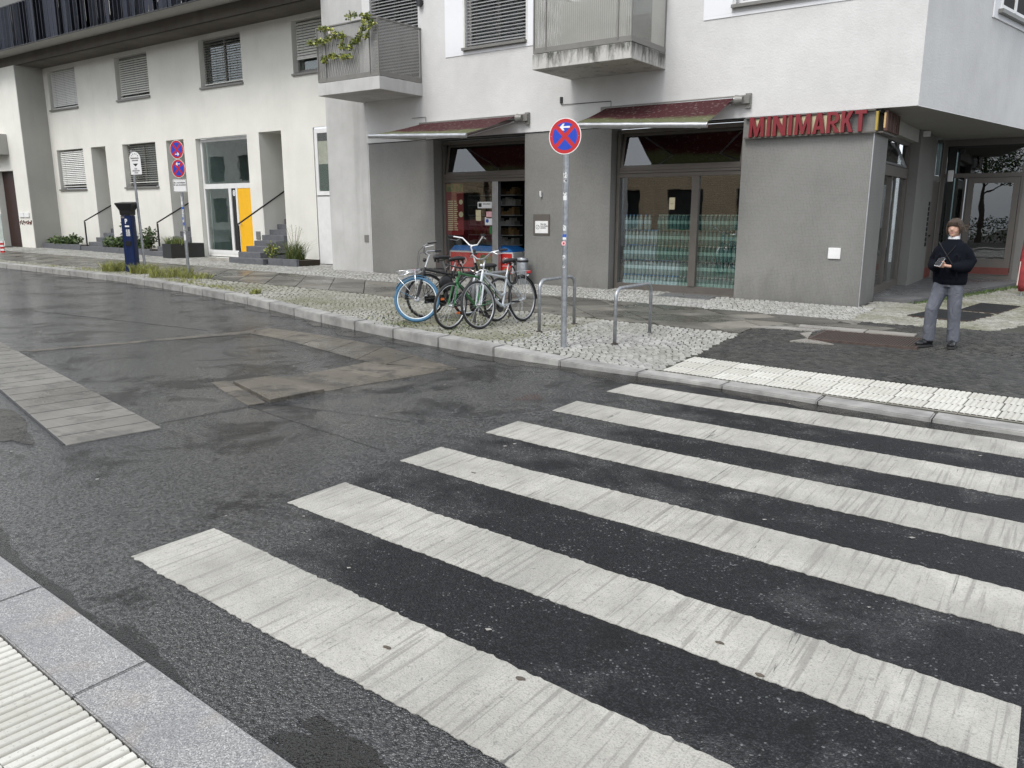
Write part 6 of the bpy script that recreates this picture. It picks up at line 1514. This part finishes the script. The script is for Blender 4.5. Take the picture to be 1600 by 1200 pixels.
for k in range(44):
    a = random.uniform(-.9, 1.1); q.tube([(.07, .06, hz+.03), (.10+.02*random.random(), .08+.03*a, hz+.02+.03*a), (.125+.03*random.random(), .07+.05*a, hz-.01+.05*a)], .0018, 4)
q.build('loose_strands', M['hair'], ha)
# collar
b = MB(); b.loft([(0, .005, 1.375, .082, .074), (0, .005, 1.415, .074, .068), (0, .01, 1.445, .066, .060), (0, .01, 1.448, .050, .048)], 20); b.build('collar', M['collar'], pe, smooth='all')
# oversized jumper
b = MB(); b.loft([(0.01, .01, .83, .205, .140), (.005, .01, .87, .222, .155), (0, .005, 1.00, .226, .165), (0, 0, 1.15, .218, .155), (0, 0, 1.27, .205, .135), (0, 0, 1.335, .165, .110), (0, .005, 1.385, .110, .085), (0, .005, 1.41, .088, .078)], 24)
b.loft([(-.13, .05, .76, .08, .08), (-.11, .03, .90, .12, .12)], 16)
for s_ in (-1, 1):
    a = arms[s_]; b.tube([(s_*.11, 0, 1.335), (s_*.178, .01, 1.24), (s_*.235, .045, 1.13), (s_*.215, -.02, 1.065), (s_*.155, -.13, 1.055), (s_*.105, -.215, 1.065)], [.060, .078, .080, .082, .070, .046], 14)
    b.tube([(s_*.112, -.205, 1.066), (s_*.085, -.245, 1.076)], [.040, .036], 12)
    for k in range(4): b.tube([(s_*(.10+.03*k), -.13+.01*k, 1.22-.05*k), (s_*(.19+.015*k), -.08, 1.10-.01*k)], .018, 6)
for k in range(5): b.tube([(-.16+.08*k, -.135, 1.20), (-.13+.065*k, -.168, 1.04), (-.15+.075*k, -.152, .92)], .014, 6)
inst('jumper', merged(b, .010, 'jumper', M['knit'], 2), pe)
q = MB(); q.tube([(-.165, -.06, 1.37), (-.02, -.150, 1.22), (.10, -.168, 1.07)], .006, 6); q.build('bag_strap', M['black'], pe)
q = MB(); q.tube([(.085, -.13, 1.33), (-.03, -.175, 1.16), (-.08, -.17, 1.10)], [.004, .004, .005], 6); q.ball((-.045, -.175, 1.155), (.045, .022, .032), 10, 6); q.build('glove_bundle', M['leather'], pe)
# trousers
b = MB(); b.loft([(0, .0, .80, .165, .115), (0, .005, .88, .168, .120), (0, .005, .96, .155, .11), (0, .005, .99, .15, .10)], 20)
b.tube([(-.085, .0, .86), (-.105, -.06, .68), (-.135, -.135, .50), (-.145, -.115, .30), (-.150, -.10, .085)], [.104, .098, .086, .080, .080], 16)
b.tube([(.085, .0, .86), (.095, .012, .68), (.105, .022, .48), (.112, .04, .28), (.118, .058, .075)], [.104, .098, .088, .080, .082], 16)
for (cx, cy, cz, s_) in ((-.12, -.19, .52, 1), (-.10, -.17, .42, -1), (-.13, -.155, .22, 1), (.12, -.055, .45, -1), (.10, -.045, .25, 1), (.12, -.03, .13, -1), (-.12, -.145, .12, 1)): b.tube([(cx-.05, cy+.028, cz-.02*s_), (cx, cy+.012, cz), (cx+.05, cy+.032, cz+.025*s_)], [.008, .016, .008], 6)
inst('trousers', merged(b, .009, 'trousers', M['trouser'], 2), pe)
# shoes
for s_, (cx, cy, dz, yaw) in ((-1, (-.155, -.105, 0, R(-24))), (1, (.12, .062, 0, R(12)))):
    q = MB(); Lp = 10; vs = []
    for zz, sc_ in ((0, 1), (.028, 1)):
        for k in range(20):
            a = 2*math.pi*k/20; wv = .055+.007*math.cos(a); vs.append((wv*math.sin(a)*sc_, -.065-.150*math.cos(a)*sc_+.01, zz))
    q.add(vs, [tuple(range(19, -1, -1)), tuple(range(20, 40))]+[(k, (k+1) % 20, 20+(k+1) % 20, 20+k) for k in range(20)])
    T = Matrix.Translation((cx, cy, 0)) @ Matrix.Rotation(yaw, 4, 'Z'); q.xf(T); so = None
    b = MB(); b.ball((0, -.125, .045), (.052, .08, .042), 12, 8); b.ball((0, -.06, .055), (.050, .10, .052), 12, 8); b.ball((0, .03, .06), (.046, .055, .06), 12, 8); b.tube([(0, 0, .06), (0, .015, .12)], [.04, .040], 12); b.xf(T)
    sh = inst('shoe', merged(b, .006, 'shoe', M['leather'], 1), pe); q.build('sole', M['sole'], sh)
    q = MB()
    for k in range(3): q.tube([(-.02, -.085+.022*k, .090+.008*k), (.02, -.085+.022*k, .090+.008*k)], .003, 5)
    q.xf(T).build('laces', M['sole'], sh)
pe.scale = (.89, .93, .955)
ph = empty('phone', (px_, py_, Z(px_, py_)+.006), R(-13), label='phone in a pale case held in both hands by the walking person', cat='phone')
MB().box(-.036, .036, -.076, .076, -.005, .005).build('phone_body', M['collar'], ph, bevel=.003, loc=(-.018, -.335, 1.125), rot=(R(38), R(6), 0)); ph.scale = (.955,)*3; MB().box(-.033, .033, -.072, .072, .0052, .006).build('screen', M['leather'], ph, loc=(-.018, -.335, 1.125), rot=(R(38), R(6), 0))
